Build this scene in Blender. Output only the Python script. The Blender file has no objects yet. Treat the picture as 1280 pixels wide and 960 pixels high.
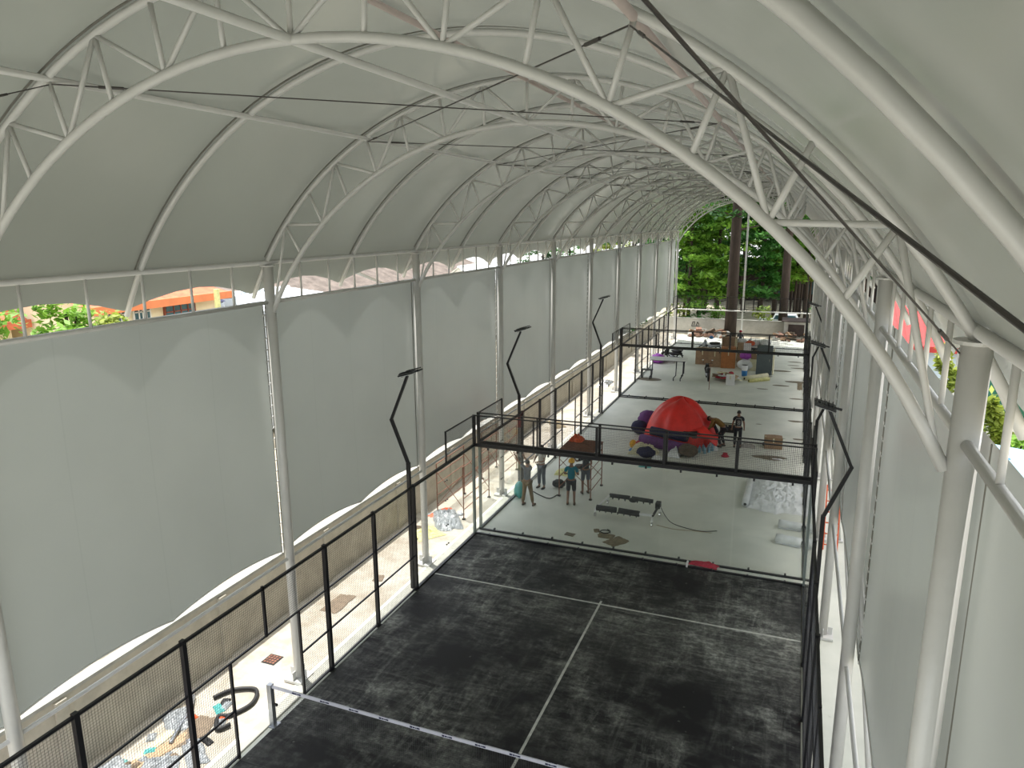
import bpy, bmesh, math, random
from mathutils import Vector, Matrix, Euler, noise
random.seed(7)
PI = math.pi
C = bpy.context.scene.collection
SC = bpy.context.scene

# ---------------------------------------------------------------- camera, light, exposure
cam_d = bpy.data.cameras.new('camera'); cam = bpy.data.objects.new('camera', cam_d); C.objects.link(cam)
cam.location = (4.2636, -10.2932, 9.9496)
cam.rotation_euler = (1.3524, 0.0052, 0.3727)
cam_d.sensor_width = 36; cam_d.lens = 912.09 / 1280 * 36; cam_d.clip_start = 0.05; cam_d.clip_end = 600
SC.camera = cam
SC.view_settings.view_transform = 'Standard'; SC.view_settings.look = 'None'
SC.view_settings.gamma = 1; SC.view_settings.use_curve_mapping = False
SC.view_settings.exposure = 1.08
w = bpy.data.worlds.new('sky'); SC.world = w; w.use_nodes = True
nt = w.node_tree; nt.nodes.clear()
sky = nt.nodes.new('ShaderNodeTexSky'); sky.sky_type = 'NISHITA'; sky.sun_disc = False
sky.sun_elevation = math.radians(72); sky.sun_rotation = math.radians(90); sky.air_density = 1.0; sky.dust_density = 3.5; sky.ozone_density = 1.0
hz = nt.nodes.new('ShaderNodeMixRGB'); hz.blend_type = 'MIX'; hz.inputs[0].default_value = 0.6
hz.inputs[2].default_value = (8.0, 8.1, 8.0, 1)          # thin white overcast over the whole dome
bg = nt.nodes.new('ShaderNodeBackground'); bg.inputs[1].default_value = 0.17
wo = nt.nodes.new('ShaderNodeOutputWorld')
nt.links.new(sky.outputs[0], hz.inputs[1]); nt.links.new(hz.outputs[0], bg.inputs[0]); nt.links.new(bg.outputs[0], wo.inputs[0])
sun_d = bpy.data.lights.new('sun', 'SUN'); sun = bpy.data.objects.new('sun', sun_d); C.objects.link(sun)
sun_d.energy = 3.4; sun_d.angle = math.radians(1.2); sun_d.color = (1.0, 0.965, 0.91)
sun.rotation_euler = Vector((-0.20, 0.10, 1.0)).to_track_quat('Z', 'Y').to_euler()

# ---------------------------------------------------------------- materials
def mat(name, col, rough=0.6, metal=0.0, var=0.0, scale=4.0, bump=0.0, bscale=30.0, col2=None, coat=0.0, spec=0.5, lo=.35, hi=.65, stretch=(1, 1, 1)):
    m = bpy.data.materials.new(name); m.use_nodes = True
    n = m.node_tree.nodes; L = m.node_tree.links; b = n['Principled BSDF']
    b.inputs['Roughness'].default_value = rough; b.inputs['Metallic'].default_value = metal
    b.inputs['Coat Weight'].default_value = coat; b.inputs['Specular IOR Level'].default_value = spec
    if col2 is None: col2 = tuple(max(0, c * (1 - var)) for c in col)
    tc = n.new('ShaderNodeTexCoord'); mp = n.new('ShaderNodeMapping'); mp.inputs['Scale'].default_value = stretch
    L.new(tc.outputs['Object'], mp.inputs[0])
    nz = n.new('ShaderNodeTexNoise'); nz.inputs['Scale'].default_value = scale; nz.inputs['Detail'].default_value = 6; nz.inputs['Roughness'].default_value = .65
    L.new(mp.outputs[0], nz.inputs[0])
    cr = n.new('ShaderNodeValToRGB'); cr.color_ramp.elements[0].position = lo; cr.color_ramp.elements[1].position = hi
    cr.color_ramp.elements[0].color = (*col2, 1); cr.color_ramp.elements[1].color = (*col, 1)
    L.new(nz.outputs[0], cr.inputs[0]); L.new(cr.outputs[0], b.inputs['Base Color'])
    if bump:
        n2 = n.new('ShaderNodeTexNoise'); n2.inputs['Scale'].default_value = bscale; n2.inputs['Detail'].default_value = 4
        bp = n.new('ShaderNodeBump'); bp.inputs['Strength'].default_value = bump; bp.inputs['Distance'].default_value = .02
        L.new(mp.outputs[0], n2.inputs[0]); L.new(n2.outputs[0], bp.inputs['Height']); L.new(bp.outputs[0], b.inputs['Normal'])
    return m

M = {}
M['white_steel'] = mat('white painted steel', (.64, .635, .61), .35, 0, .06, 3, coat=.2)
M['pink_steel'] = mat('primed steel', (.54, .455, .42), .45, 0, .1, 3)
M['black_steel'] = mat('black powder coated steel', (.014, .014, .017), .38, 0, .2, 6)
M['wire'] = mat('black wire', (.02, .02, .025), .4, 0, .1, 6)
M['galv'] = mat('galvanised steel', (.45, .47, .5), .35, .8, .25, 8)
M['chrome'] = mat('bright metal', (.75, .75, .75), .2, .9, .1, 8)
M['cable'] = mat('dark steel cable', (.10, .09, .085), .45, .5, .2, 10)
M['rope_gap_dark'] = mat('dark rope and gap shade', (.16, .155, .13), .6, 0, .2, 10)  # curtain edge ropes, and the strips imitating shade beside the arches
M['lamp_glass'] = mat('lamp lens', (.75, .77, .78), .15, 0, .05, 5)
M['rust'] = mat('rusty scaffold', (.30, .13, .08), .75, .2, .5, 12)
M['orange'] = mat('orange plastic', (.75, .12, .03), .5, 0, .2, 5)
M['wood'] = mat('plywood', (.50, .36, .22), .75, 0, .3, 3, stretch=(1, 8, 1))
M['card'] = mat('cardboard', (.36, .235, .14), .85, 0, .25, 3)
M['card_orange'] = mat('orange brown board', (.50, .20, .07), .7, 0, .2, 3)
M['plastic_w'] = mat('white plastic film', (.74, .76, .76), .3, 0, .15, 5, bump=.4, bscale=12)
M['white'] = mat('white plastic', (.8, .8, .8), .4, 0, .05, 4)
M['purple'] = mat('purple fabric', (.16, .05, .22), .75, 0, .4, 4)
M['magenta'] = mat('violet plastic bag', (.42, .07, .52), .4, 0, .4, 8)
M['navy'] = mat('navy fabric', (.02, .022, .07), .8, 0, .3, 6)
M['teal'] = mat('teal cotton', (.0, .17, .24), .85, 0, .25, 6)
M['dark_cloth'] = mat('charcoal cotton', (.02, .021, .03), .85, 0, .3, 6)
M['grey_cloth'] = mat('grey cotton', (.10, .115, .14), .85, 0, .3, 6)
M['light_cloth'] = mat('pale grey cotton', (.42, .40, .37), .85, 0, .2, 6)
M['khaki'] = mat('khaki cotton', (.20, .14, .07), .85, 0, .3, 6)
M['brown_cloth'] = mat('ochre brown cotton', (.22, .12, .03), .85, 0, .35, 6)
M['skin'] = mat('skin', (.23, .115, .07), .6, 0, .15, 8)
M['hair'] = mat('black hair', (.01, .009, .008), .5, 0, .3, 20)
M['yellow'] = mat('yellow plastic', (.80, .42, .02), .35, 0, .1, 4)
M['cream'] = mat('cream foam', (.74, .70, .48), .7, 0, .15, 6)
M['pale_yellow'] = mat('pale yellow film', (.72, .70, .30), .6, 0, .3, 8)
M['red_tarp'] = mat('red tarpaulin', (.82, .03, .02), .45, 0, .30, 1.3, bump=.5, bscale=5)
M['red_cloth'] = mat('crimson cloth', (.50, .02, .05), .7, 0, .4, 6)
M['blue'] = mat('blue plastic', (.03, .22, .55), .35, 0, .2, 6)
M['cyan'] = mat('aqua plastic', (.10, .42, .40), .4, 0, .2, 6)
M['olive'] = mat('brown sack', (.13, .10, .07), .9, 0, .4, 6)
M['grey_panel'] = mat('slate grey sheet', (.11, .14, .15), .5, 0, .15, 3)
M['rubber'] = mat('black rubber', (.012, .012, .012), .6, 0, .1, 6)
M['seat'] = mat('black vinyl', (.015, .015, .016), .35, 0, .1, 6)
M['concrete_wall'] = mat('grey render', (.50, .465, .385), .9, 0, .22, 2.0, bump=.3, bscale=14)
M['far_wall'] = mat('pale yard wall', (.52, .51, .46), .9, 0, .3, .9)
M['coping'] = mat('cement coping', (.42, .42, .38), .9, 0, .3, 3)
M['ground'] = mat('pale dusty ground', (.55, .50, .38), .95, 0, .35, .6)
M['curb'] = mat('cement curb', (.42, .42, .37), .9, 0, .2, 3)
M['terracotta'] = mat('terracotta tiles', (.62, .17, .08), .8, 0, .35, 3)
M['terracotta_edge'] = mat('orange fascia', (.72, .22, .08), .7, 0, .15, 3)
M['old_tile'] = mat('weathered brown tiles', (.20, .165, .14), .9, 0, .5, 1.2)
M['house_cream'] = mat('cream render', (.80, .70, .48), .85, 0, .1, 1)
M['house_white'] = mat('white render', (.78, .78, .74), .85, 0, .1, 1)
M['house_blue'] = mat('pale blue render', (.50, .60, .68), .85, 0, .12, 1)
M['win_dark'] = mat('window glass', (.05, .12, .14), .15, 0, .3, 2)
M['brown_frame'] = mat('red brown timber', (.25, .06, .03), .6, 0, .3, 4)
M['zinc'] = mat('zinc sheet', (.48, .53, .58), .45, .3, .2, 2)
M['white_roof'] = mat('white roof sheet', (.82, .86, .88), .5, 0, .08, 2)
M['red_roof'] = mat('red metal roof', (.48, .035, .03), .5, 0, .2, 2)
M['green_net'] = mat('green shade net', (.02, .13, .07), .8, 0, .3, 5)
M['bright_blue'] = mat('bright blue board', (.10, .30, .85), .4, 0, .1, 3)
M['sky_blue'] = mat('pale blue sheet', (.20, .37, .46), .4, 0, .08, 3)
M['bark'] = mat('bark', (.055, .038, .028), .95, 0, .5, 4, bump=.6, bscale=8, stretch=(1, 1, .25))
M['leaf_a'] = mat('bright leaves', (.26, .46, .05), .55, 0, .0, .45, col2=(.05, .17, .02))
M['leaf_b'] = mat('deep green leaves', (.10, .30, .05), .55, 0, .0, .5, col2=(.015, .08, .015))
M['leaf_y'] = mat('yellow green leaves', (.40, .44, .06), .55, 0, .0, .6, col2=(.12, .22, .03))
M['leaf_d'] = mat('dark leaves', (.05, .16, .03), .6, 0, .0, .5, col2=(.008, .035, .008))
M['dark_build'] = mat('dark brown boards', (.05, .035, .03), .9, 0, .5, 2)
M['rubble'] = mat('rubble', (.30, .17, .12), .95, 0, .5, 9)
M['tape'] = mat('white net tape', (.62, .62, .68), .6, 0, .1, 4)
M['line'] = mat('worn white line', (.62, .63, .57), .8, 0, .35, 6)
M['glass_edge'] = mat('grey green glass edge', (.16, .19, .18), .3, 0, .15, 4)
M['film'] = mat('dirty plastic film', (.36, .385, .40), .35, 0, .45, 9, bump=.6, bscale=16)
M['paper'] = mat('brown kraft paper', (.24, .185, .13), .85, 0, .3, 6)
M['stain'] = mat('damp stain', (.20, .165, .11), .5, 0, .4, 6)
M['mud'] = mat('dried mud', (.25, .20, .12), .95, 0, .4, 10)
for k in ('leaf_a', 'leaf_b', 'leaf_y', 'leaf_d'):
    nn = M[k].node_tree; b = nn.nodes['Principled BSDF']
    tr = nn.nodes.new('ShaderNodeBsdfTranslucent'); mx = nn.nodes.new('ShaderNodeMixShader'); mx.inputs[0].default_value = .4
    cr = [x for x in nn.nodes if x.type == 'VALTORGB'][0]
    nn.links.new(cr.outputs[0], tr.inputs[0]); nn.links.new(b.outputs[0], mx.inputs[1]); nn.links.new(tr.outputs[0], mx.inputs[2])
    nn.links.new(mx.outputs[0], nn.nodes['Material Output'].inputs[0])

def fabric(name, col, trans, rough, seams=False):
    m = bpy.data.materials.new(name); m.use_nodes = True; nt = m.node_tree; n = nt.nodes; L = nt.links; b = n['Principled BSDF']
    b.inputs['Roughness'].default_value = rough; b.inputs['Specular IOR Level'].default_value = .55
    tc = n.new('ShaderNodeTexCoord'); nz = n.new('ShaderNodeTexNoise'); nz.inputs['Scale'].default_value = .45; nz.inputs['Detail'].default_value = 3
    L.new(tc.outputs['Object'], nz.inputs[0])
    cr = n.new('ShaderNodeValToRGB'); cr.color_ramp.elements[0].position = .3; cr.color_ramp.elements[1].position = .7
    cr.color_ramp.elements[0].color = (*(c * .93 for c in col), 1); cr.color_ramp.elements[1].color = (*col, 1)
    L.new(nz.outputs[0], cr.inputs[0]); src = cr.outputs[0]
    if seams:   # welded seams of the cloth every 1.5 m, and scuffs
        sx = n.new('ShaderNodeSeparateXYZ'); L.new(tc.outputs['Object'], sx.inputs[0])
        a = n.new('ShaderNodeMath'); a.operation = 'PINGPONG'; a.inputs[1].default_value = .75; L.new(sx.outputs[1], a.inputs[0])
        c2 = n.new('ShaderNodeMath'); c2.operation = 'LESS_THAN'; c2.inputs[1].default_value = .012; L.new(a.outputs[0], c2.inputs[0])
        m2 = n.new('ShaderNodeMath'); m2.operation = 'MULTIPLY'; m2.inputs[1].default_value = .045; L.new(c2.outputs[0], m2.inputs[0])
        mm = n.new('ShaderNodeMixRGB'); mm.inputs[2].default_value = (.05, .05, .05, 1); L.new(m2.outputs[0], mm.inputs[0]); L.new(src, mm.inputs[1]); src = mm.outputs[0]
    L.new(src, b.inputs['Base Color'])
    tr = n.new('ShaderNodeBsdfTranslucent'); L.new(src, tr.inputs[0])
    mx = n.new('ShaderNodeMixShader'); mx.inputs[0].default_value = trans
    L.new(b.outputs[0], mx.inputs[1]); L.new(tr.outputs[0], mx.inputs[2]); L.new(mx.outputs[0], n['Material Output'].inputs[0])
    n2 = n.new('ShaderNodeTexNoise'); n2.inputs['Scale'].default_value = 1.1; L.new(tc.outputs['Object'], n2.inputs[0])
    bp = n.new('ShaderNodeBump'); bp.inputs['Strength'].default_value = .15; bp.inputs['Distance'].default_value = .04
    L.new(n2.outputs[0], bp.inputs['Height']); L.new(bp.outputs[0], b.inputs['Normal'])
    return m
M['membrane'] = fabric('white roof membrane', (.305, .32, .278), .078, .22)
M['curtain'] = fabric('white curtain cloth', (.47, .50, .475), .145, .24, True)

def glass_mat():
    m = bpy.data.materials.new('toughened glass'); m.use_nodes = True; nt = m.node_tree; n = nt.nodes; L = nt.links
    n.remove(n['Principled BSDF'])
    t = n.new('ShaderNodeBsdfTransparent'); t.inputs[0].default_value = (.992, .999, .995, 1)
    g = n.new('ShaderNodeBsdfGlossy'); g.inputs['Roughness'].default_value = .01; g.inputs[0].default_value = (1, 1, 1, 1)
    lw = n.new('ShaderNodeLayerWeight'); lw.inputs[0].default_value = .5      # thin-pane Schlick reflection, the same from both faces
    pw = n.new('ShaderNodeMath'); pw.operation = 'POWER'; pw.inputs[1].default_value = 5; L.new(lw.outputs[1], pw.inputs[0])
    f = n.new('ShaderNodeMath'); f.operation = 'MULTIPLY_ADD'; f.inputs[1].default_value = .8; f.inputs[2].default_value = .014; L.new(pw.outputs[0], f.inputs[0])
    d = n.new('ShaderNodeBsdfDiffuse'); d.inputs[0].default_value = (.75, .82, .78, 1)
    nz = n.new('ShaderNodeTexNoise'); nz.inputs['Scale'].default_value = 1.3; tc = n.new('ShaderNodeTexCoord'); L.new(tc.outputs['Object'], nz.inputs[0])
    mu = n.new('ShaderNodeMath'); mu.operation = 'MULTIPLY'; mu.inputs[1].default_value = .02; L.new(nz.outputs[0], mu.inputs[0])
    mx = n.new('ShaderNodeMixShader'); L.new(f.outputs[0], mx.inputs[0]); L.new(t.outputs[0], mx.inputs[1]); L.new(g.outputs[0], mx.inputs[2])
    m2 = n.new('ShaderNodeMixShader'); L.new(mu.outputs[0], m2.inputs[0]); L.new(mx.outputs[0], m2.inputs[1]); L.new(d.outputs[0], m2.inputs[2])
    L.new(m2.outputs[0], n['Material Output'].inputs[0]); return m
M['glass'] = glass_mat()

def turf_mat():   # black turf with sand swept over it in streaks
    m = bpy.data.materials.new('black turf with dusted sand'); m.use_nodes = True; nt = m.node_tree; n = nt.nodes; L = nt.links; b = n['Principled BSDF']
    b.inputs['Roughness'].default_value = .62; b.inputs['Specular IOR Level'].default_value = .35
    tc = n.new('ShaderNodeTexCoord')
    def nz(scale, st, det=6, ro=.6, dist=.0):
        mp = n.new('ShaderNodeMapping'); mp.inputs['Scale'].default_value = st; L.new(tc.outputs['Object'], mp.inputs[0])
        a = n.new('ShaderNodeTexNoise'); a.inputs['Scale'].default_value = scale; a.inputs['Detail'].default_value = det; a.inputs['Roughness'].default_value = ro
        L.new(mp.outputs[0], a.inputs[0]); a.inputs['Distortion'].default_value = dist; return a.outputs[0]
    def ramp(s, a, bb):
        r = n.new('ShaderNodeMapRange'); r.inputs[1].default_value = a; r.inputs[2].default_value = bb; L.new(s, r.inputs[0]); return r.outputs[0]
    def mul(a, bb, op='MULTIPLY'):
        r = n.new('ShaderNodeMath'); r.operation = op; L.new(a, r.inputs[0])
        if isinstance(bb, float): r.inputs[1].default_value = bb
        else: L.new(bb, r.inputs[1])
        return r.outputs[0]
    big = ramp(nz(.42, (1, 1, 1), 4), .40, .62)
    sx = ramp(nz(.9, (.7, 4.2, 1), 9, .68, .9), .46, .70)       # streaks along x
    sy = ramp(nz(.9, (4.2, .6, 1), 9, .70, .9), .48, .74)    # streaks along y
    fine = ramp(nz(9, (1, 1, 1), 8, .75), .40, .70)
    blot = ramp(nz(1.3, (1, 1.4, 1), 8, .72, .5), .46, .66); st = mul(mul(mul(sx, .8), sy, 'ADD'), blot, 'ADD'); d = mul(mul(st, big), .55); d = mul(d, mul(mul(fine, .9), .35, 'ADD'))
    # more dust in a band before the service line and along the right edge
    sp = n.new('ShaderNodeSeparateXYZ'); L.new(tc.outputs['Object'], sp.inputs[0])
    by = n.new('ShaderNodeMath'); by.operation = 'SUBTRACT'; L.new(sp.outputs[1], by.inputs[0]); by.inputs[1].default_value = 6.3
    ab = n.new('ShaderNodeMath'); ab.operation = 'ABSOLUTE'; L.new(by.outputs[0], ab.inputs[0])
    band = ramp(ab.outputs[0], 2.2, .2)
    xr = ramp(sp.outputs[0], -3.0, 4.5)
    bd = mul(mul(band, xr), mul(mul(sx, .6), .25, 'ADD')); bd = mul(bd, mul(mul(fine, .8), .3, 'ADD'))
    d2 = mul(d, bd, 'ADD'); d3 = mul(d2, 1.25)
    dotn = ramp(nz(5.5, (1, 1, 1), 3, .5), .70, .74); d4 = mul(d3, mul(dotn, .22), 'ADD')
    mx = n.new('ShaderNodeMixRGB'); mx.use_clamp = True; mx.inputs[1].default_value = (.0075, .0075, .0085, 1); mx.inputs[2].default_value = (.36, .37, .33, 1)
    L.new(d4, mx.inputs[0]); L.new(mx.outputs[0], b.inputs['Base Color'])
    n2 = n.new('ShaderNodeTexNoise'); n2.inputs['Scale'].default_value = 160; L.new(tc.outputs['Object'], n2.inputs[0])
    bp = n.new('ShaderNodeBump'); bp.inputs['Strength'].default_value = .4; bp.inputs['Distance'].default_value = .01
    L.new(n2.outputs[0], bp.inputs['Height']); L.new(bp.outputs[0], b.inputs['Normal'])
    return m
M['turf'] = turf_mat()

def floor_mat():   # grey green concrete slab with damp patches
    m = bpy.data.materials.new('floated concrete'); m.use_nodes = True; nt = m.node_tree; n = nt.nodes; L = nt.links; b = n['Principled BSDF']
    b.inputs['Roughness'].default_value = .55
    tc = n.new('ShaderNodeTexCoord')
    def nz(scale, det=6, ro=.6):
        a = n.new('ShaderNodeTexNoise'); a.inputs['Scale'].default_value = scale; a.inputs['Detail'].default_value = det; a.inputs['Roughness'].default_value = ro
        L.new(tc.outputs['Object'], a.inputs[0]); return a.outputs[0]
    def cramp(s, p0, c0, p1, c1):
        r = n.new('ShaderNodeValToRGB'); r.color_ramp.elements[0].position = p0; r.color_ramp.elements[0].color = (*c0, 1)
        r.color_ramp.elements[1].position = p1; r.color_ramp.elements[1].color = (*c1, 1); L.new(s, r.inputs[0]); return r.outputs[0]
    base = cramp(nz(.5), .35, (.58, .60, .53), .65, (.72, .73, .65))
    spot = cramp(nz(1.7, 8, .7), .66, (0, 0, 0), .76, (1, 1, 1))
    mx = n.new('ShaderNodeMixRGB'); mx.inputs[2].default_value = (.30, .28, .21, 1)
    k = n.new('ShaderNodeMath'); k.operation = 'MULTIPLY'; k.inputs[1].default_value = .6; L.new(spot, k.inputs[0]); L.new(k.outputs[0], mx.inputs[0]); L.new(base, mx.inputs[1])
    L.new(mx.outputs[0], b.inputs['Base Color']); return m
M['concrete'] = floor_mat()
M['walk'] = mat('sandy concrete walkway', (.52, .49, .42), .9, 0, .0, 1.1, col2=(.34, .30, .235))

# ---------------------------------------------------------------- helpers
class MB:
    def __init__(s): s.v = []; s.f = []; s.smooth = False
    def box(s, c, size, rot=None, taper=1.0):
        hx, hy, hz = (a / 2 for a in size); o = len(s.v); c = Vector(c)
        for z in (-1, 1):
            t = taper if z > 0 else 1
            for x, y in ((-1, -1), (1, -1), (1, 1), (-1, 1)):
                p = Vector((x * hx * t, y * hy * t, z * hz))
                if rot is not None: p.rotate(rot)
                s.v.append(c + p)
        for q in ((3, 2, 1, 0), (4, 5, 6, 7), (0, 1, 5, 4), (1, 2, 6, 5), (2, 3, 7, 6), (3, 0, 4, 7)): s.f.append([o + i for i in q])
        return s
    def tube(s, pts, r, n=8, closed=False, cap=True, phase=0):
        pts = [Vector(p) for p in pts]; o = len(s.v); N = len(pts)
        rs = r if isinstance(r, (list, tuple)) else [r] * N
        t0 = (pts[1] - pts[0]).normalized(); up = Vector((0, 0, 1)) if abs(t0.z) < .9 else Vector((0, 1, 0))
        side = t0.cross(up).normalized()
        for i, p in enumerate(pts):
            if closed: t = (pts[(i + 1) % N] - pts[i - 1]).normalized()
            else: t = (pts[min(i + 1, N - 1)] - pts[max(i - 1, 0)]).normalized()
            side = (side - t * side.dot(t)).normalized(); u = t.cross(side)
            for k in range(n):
                a = 2 * PI * k / n + phase; s.v.append(p + (side * math.cos(a) + u * math.sin(a)) * rs[i])
        for i in range(N if closed else N - 1):
            j = (i + 1) % N
            for k in range(n): s.f.append([o + i * n + k, o + i * n + (k + 1) % n, o + j * n + (k + 1) % n, o + j * n + k])
        if cap and not closed: s.f.append([o + k for k in range(n)][::-1]); s.f.append([o + (N - 1) * n + k for k in range(n)])
        return s
    def bar(s, a, b, wd):      # square bar
        return s.tube([a, b], wd * .7071, 4, phase=PI / 4)
    def lathe(s, c, prof, n=14):
        o = len(s.v); c = Vector(c)
        for r, z in prof:
            for k in range(n): s.v.append(c + Vector((r * math.cos(2 * PI * k / n), r * math.sin(2 * PI * k / n), z)))
        for i in range(len(prof) - 1):
            for k in range(n): s.f.append([o + i * n + k, o + i * n + (k + 1) % n, o + (i + 1) * n + (k + 1) % n, o + (i + 1) * n + k])
        s.f.append([o + k for k in range(n)][::-1]); s.f.append([o + (len(prof) - 1) * n + k for k in range(n)])
        return s
    def ell(s, c, rad, nu=12, nv=8, fn=None):
        o = len(s.v); c = Vector(c)
        for i in range(nv + 1):
            th = PI * i / nv
            for k in range(nu):
                ph = 2 * PI * k / nu; d = Vector((math.sin(th) * math.cos(ph), math.sin(th) * math.sin(ph), math.cos(th)))
                g = fn(d) if fn else 1; s.v.append(c + Vector((d.x * rad[0], d.y * rad[1], d.z * rad[2])) * g)
        for i in range(nv):
            for k in range(nu): s.f.append([o + i * nu + k, o + (i + 1) * nu + k, o + (i + 1) * nu + (k + 1) % nu, o + i * nu + (k + 1) % nu])
        return s
    def grid(s, nu, nv, fn):
        o = len(s.v)
        for i in range(nu + 1):
            for j in range(nv + 1): s.v.append(Vector(fn(i / nu, j / nv)))
        for i in range(nu):
            for j in range(nv): a = o + i * (nv + 1) + j; s.f.append([a, a + nv + 1, a + nv + 2, a + 1])
        return s
    def mesh(s, name, m, smooth=None):
        me = bpy.data.meshes.new(name); me.from_pydata([tuple(v) for v in s.v], [], s.f)
        if smooth or (smooth is None and s.smooth): me.polygons.foreach_set('use_smooth', [True] * len(me.polygons))
        me.materials.append(M[m] if isinstance(m, str) else m); me.update(); return me
    def build(s, name, m, parent=None, smooth=None, kind=None):
        return link(name, s.mesh(name, m, smooth), parent, kind)
def link(name, me, parent=None, kind=None, loc=None, rot=None):
    o = bpy.data.objects.new(name, me); C.objects.link(o)
    if parent: o.parent = parent
    if kind: o['kind'] = kind
    if loc is not None: o.location = loc
    if rot is not None: o.rotation_euler = rot
    return o
def tag(o, label, cat, group=None, kind=None):
    o['label'] = label; o['category'] = cat
    if group: o['group'] = group
    if kind: o['kind'] = kind
    return o
def thing(name, label, cat, loc=(0, 0, 0), rz=0, group=None):
    o = bpy.data.objects.new(name, None); C.objects.link(o); o.location = loc; o.rotation_euler = (0, 0, rz); o.empty_display_size = .2
    return tag(o, label, cat, group)
def struct(name, label=None, loc=(0, 0, 0)):
    o = bpy.data.objects.new(name, None); C.objects.link(o); o.location = loc; o['kind'] = 'structure'
    if label: o['label'] = label
    return o
def copy_tree(o, parent=None):
    c = o.copy(); C.objects.link(c)
    if parent: c.parent = parent
    for ch in [x for x in C.objects if x.parent == o]: copy_tree(ch, c)
    return c
def solid(o, t, offset=-1):
    md = o.modifiers.new('thickness', 'SOLIDIFY'); md.thickness = t; md.offset = offset; return o
ORD = ['nearest', 'second', 'third', 'fourth', 'fifth', 'sixth', 'seventh', 'eighth', 'ninth', 'tenth', 'eleventh', 'twelfth', 'thirteenth']

# ---------------------------------------------------------------- setting: slab, ground, low walls
XL, XR = -5.51, 5.43
XC = -0.07
FR = [1.48 + 6.02 * k for k in range(-2, 9)] + [53.0]            # portal frames
YEND = 53.0
o = MB().box((0, 19.5, -.15), (10.9, 72, .3)).build('floor', 'concrete'); o['kind'] = 'structure'
o = MB().box((-6.52, 19.5, -.155), (2.14, 72, .3)).build('floor', 'walk'); o['kind'] = 'structure'; o['label'] = 'sandy concrete walkway between the left fence and the low wall'
o = MB().box((6.52, 19.5, -.155), (2.14, 72, .3)).build('floor', 'concrete'); o['kind'] = 'structure'; o['label'] = 'concrete walkway right of the courts'
o = MB().box((-45, 30, -.45), (74.8, 160, .3)).box((60, 30, -.45), (104.8, 160, .3)).box((0, 96, -.36), (60, 81, .3)).build('ground', 'ground'); o['kind'] = 'structure'
for sx, nm in ((-1, 'wall_left'), (1, 'wall_right')):
    wl = MB().box((sx * 7.68, 19.5, .8), (.2, 72, 1.66)).build(nm, 'concrete_wall'); wl['kind'] = 'structure'
    MB().box((sx * 7.68, 19.5, 1.67), (.26, 72, .07)).build('coping', 'coping', wl)
    for k in range(18):
        MB().box((sx * 7.57, -14.5 + 4 * k, .8), (.12, .22, 1.6)).build('pier', 'concrete_wall', wl)
for sx in (-1, 1):
    cb = MB().box((sx * 5.19, 20, .015), (.26, 61.8, .05)).build('trim_' + ('1' if sx < 0 else '2'), 'curb'); cb['kind'] = 'structure'
# floor grate and base of the yard beyond the hall
g = thing('floor_grate', 'small rusty square drain grate in the left walkway', 'grate', (-6.55, 1.85, 0))
MB().box((0, 0, .004), (.36, .36, .008)).build('frame', 'rubber', g)
for i in range(4):
    for j in range(4): MB().box((-.12 + .08 * i, -.12 + .08 * j, .011), (.055, .055, .008)).build('slat', 'rust', g)

# ---------------------------------------------------------------- roof membrane
ZC, RT = 5.77, 6.45       # arch circle
def arc(R, a, y, zc=ZC, xc=XC): return Vector((xc + R * math.sin(a), y, zc + R * math.cos(a)))
ceil = struct('ceiling', 'white stretched roof membrane')
ys = sorted(set([round(1.48 + 3.01 * k, 3) for k in range(-4, 17)] + [53.0]))
ys[0] -= 0.0
TIP = math.radians(64.7)
for i in range(len(ys) - 1):
    a, b = ys[i], ys[i + 1]
    def fn(u, v, a=a, b=b):
        t = v; s = math.sin(PI * t)
        lim = TIP - math.radians(2.7) * s
        th = -lim + 2 * lim * u
        R = RT + .085 - .07 * s * (1 - (th / TIP) ** 4)
        return arc(R, th, a + (b - a) * t)
    p = MB().grid(150, 6, fn).build('membrane_panel', 'membrane', ceil, smooth=True)

gb = MB()      # unseen cloth gable, added behind the camera to darken the near roof
gb.grid(24, 6, lambda u, v: (lambda th: (XC + RT * math.sin(th), -10.58, 8.45 + (ZC + RT * math.cos(th) + .07 - 8.45) * v))(-rad0 + 2 * rad0 * u)) if (rad0 := math.radians(58)) else None
gb.build('unseen_gable_blocker', 'membrane', ceil, smooth=True)

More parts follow.
